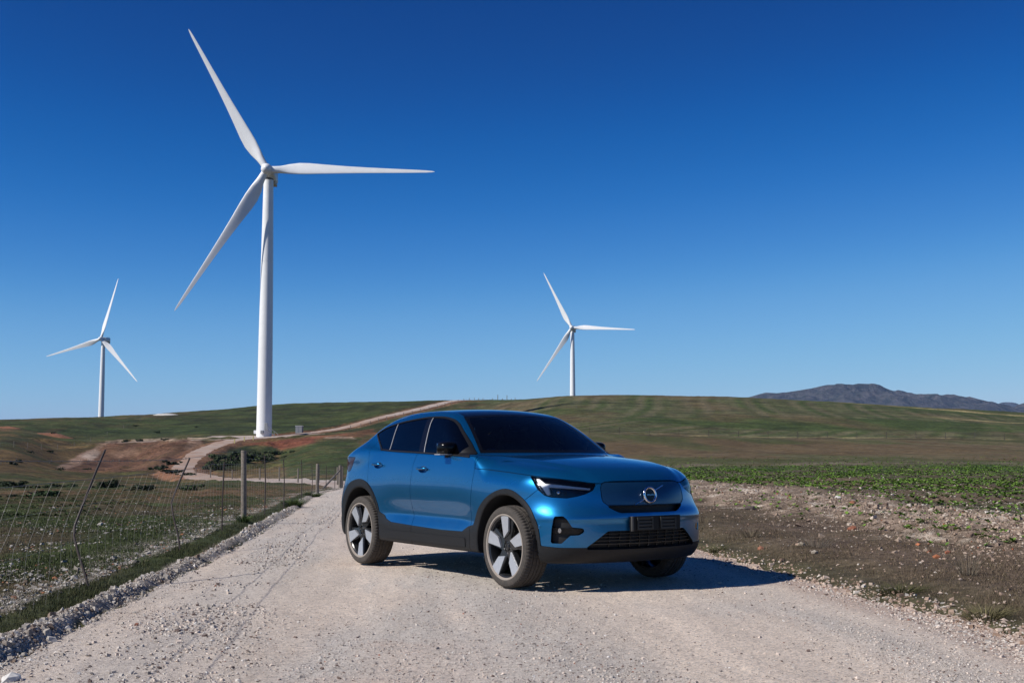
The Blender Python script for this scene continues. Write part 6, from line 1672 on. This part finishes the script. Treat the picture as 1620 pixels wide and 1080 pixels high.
bush(182, 762, 88, 1.3, 0.7, 'dark green bush in the gully behind the fence, near the bent post')
bush(168, 770, 76, 1.3, 0.5, 'low dark bush left of the gully bush behind the fence')
bush(98, 771, 80, 2.2, 0.32, 'wide low scrub in the middle of the green gully', n=1200)
bush(5, 764, 82, 2.2, 0.5, 'flat scrub cut by the left picture edge')
bush(22, 796, 46, 0.9, 0.22, 'small flat weed in the stony pasture at the far left')
bush(62, 803, 42, 1.3, 0.26, 'wide green weed in the stony pasture, left of the bent post', (.03, .05, .018))
bush(222, 789, 52, 1.0, 0.40, 'grey-green scrub in the pasture between the bent posts', (.05, .06, .035))
bush(305, 783, 52, 0.9, 0.34, 'green weed clump left of the straight dropper', (.03, .05, .018))
for i, (px, py, Y, w, h, lab) in enumerate(((256, 735, 236, 3.2, 1.3, 'dark shrub on the orange bank left of the track bend'), (272, 728, 250, 3.2, 1.2, 'dark shrub behind the bank shrub left of the track bend'), (274, 747, 212, 3.6, 0.8, 'low green shrub where the lower track meets the bend'),
                                           (300, 753, 196, 2.6, 0.5, 'small shrub on the lower edge of the track bend'))): bush(px, py, Y, w, h, lab, grp='shrubs around the track bend')
for i, (px, py, Y, w, h, lab) in enumerate(((345, 738, 240, 5.5, 2.2, 'leftmost green shrub on the cut slope below the turbine'), (364, 730, 258, 6.0, 2.6, 'dark green shrub second from the left on the cut slope'), (385, 725, 268, 6.5, 2.8, 'tall dark green shrub in the middle of the cut slope'),
                                           (405, 720, 280, 6.5, 2.6, 'bright topped shrub straight below the turbine tower'), (424, 722, 276, 6.0, 2.2, 'dark shrub right of the tower on the cut slope'), (438, 716, 290, 4.5, 1.6, 'small shrub at the right end of the cut slope'))): bush(px, py, Y, w, h, lab, (.036, .052, .019), 'shrubs on the cut slope below the tallest turbine', n=1500)
for px, py, Y, lab in ((199, 698, 336, 'small dark shrub at the left end of the fill crest'), (222, 697, 338, 'small dark shrub in the middle of the fill crest'), (262, 696, 341, 'small dark shrub near the track on the fill crest')): bush(px, py, Y, 2.2, 1.0, lab, grp='shrubs along the fill crest', n=300)
for px, py, Y, lab in ((50, 700, 262, 'tiny hillside bush below the low red mound at the left edge'), (80, 693, 290, 'tiny hillside bush just below the red mound with the dark bush'), (137, 709, 250, 'tiny bush left of the pale edge of the fill slope'), (165, 688, 330, 'tiny bush on the brown hillside below the small left turbine'),
                       (250, 682, 395, 'tiny bush on the green hill below the white spoil heap'), (97, 720, 215, 'tiny bush left of the bottom corner of the fill slope'), (30, 722, 205, 'lower tiny bush near the left picture edge'), (310, 676, 420, 'tiny bush on the hill left of the tallest tower'),
                       (20, 731, 190, 'lowest tiny hillside bush near the left picture edge'), (215, 670, 430, 'highest tiny bush on the hill right of the small left turbine')):
    bush(px, py, Y, 1.6, 0.7, lab, n=120)
print('all built', round(time.time() - T_START, 1))
tot = sum(len(o.data.polygons) for o in scene.objects if o.type == 'MESH'); print('faces', tot, 'objects', len(scene.objects))
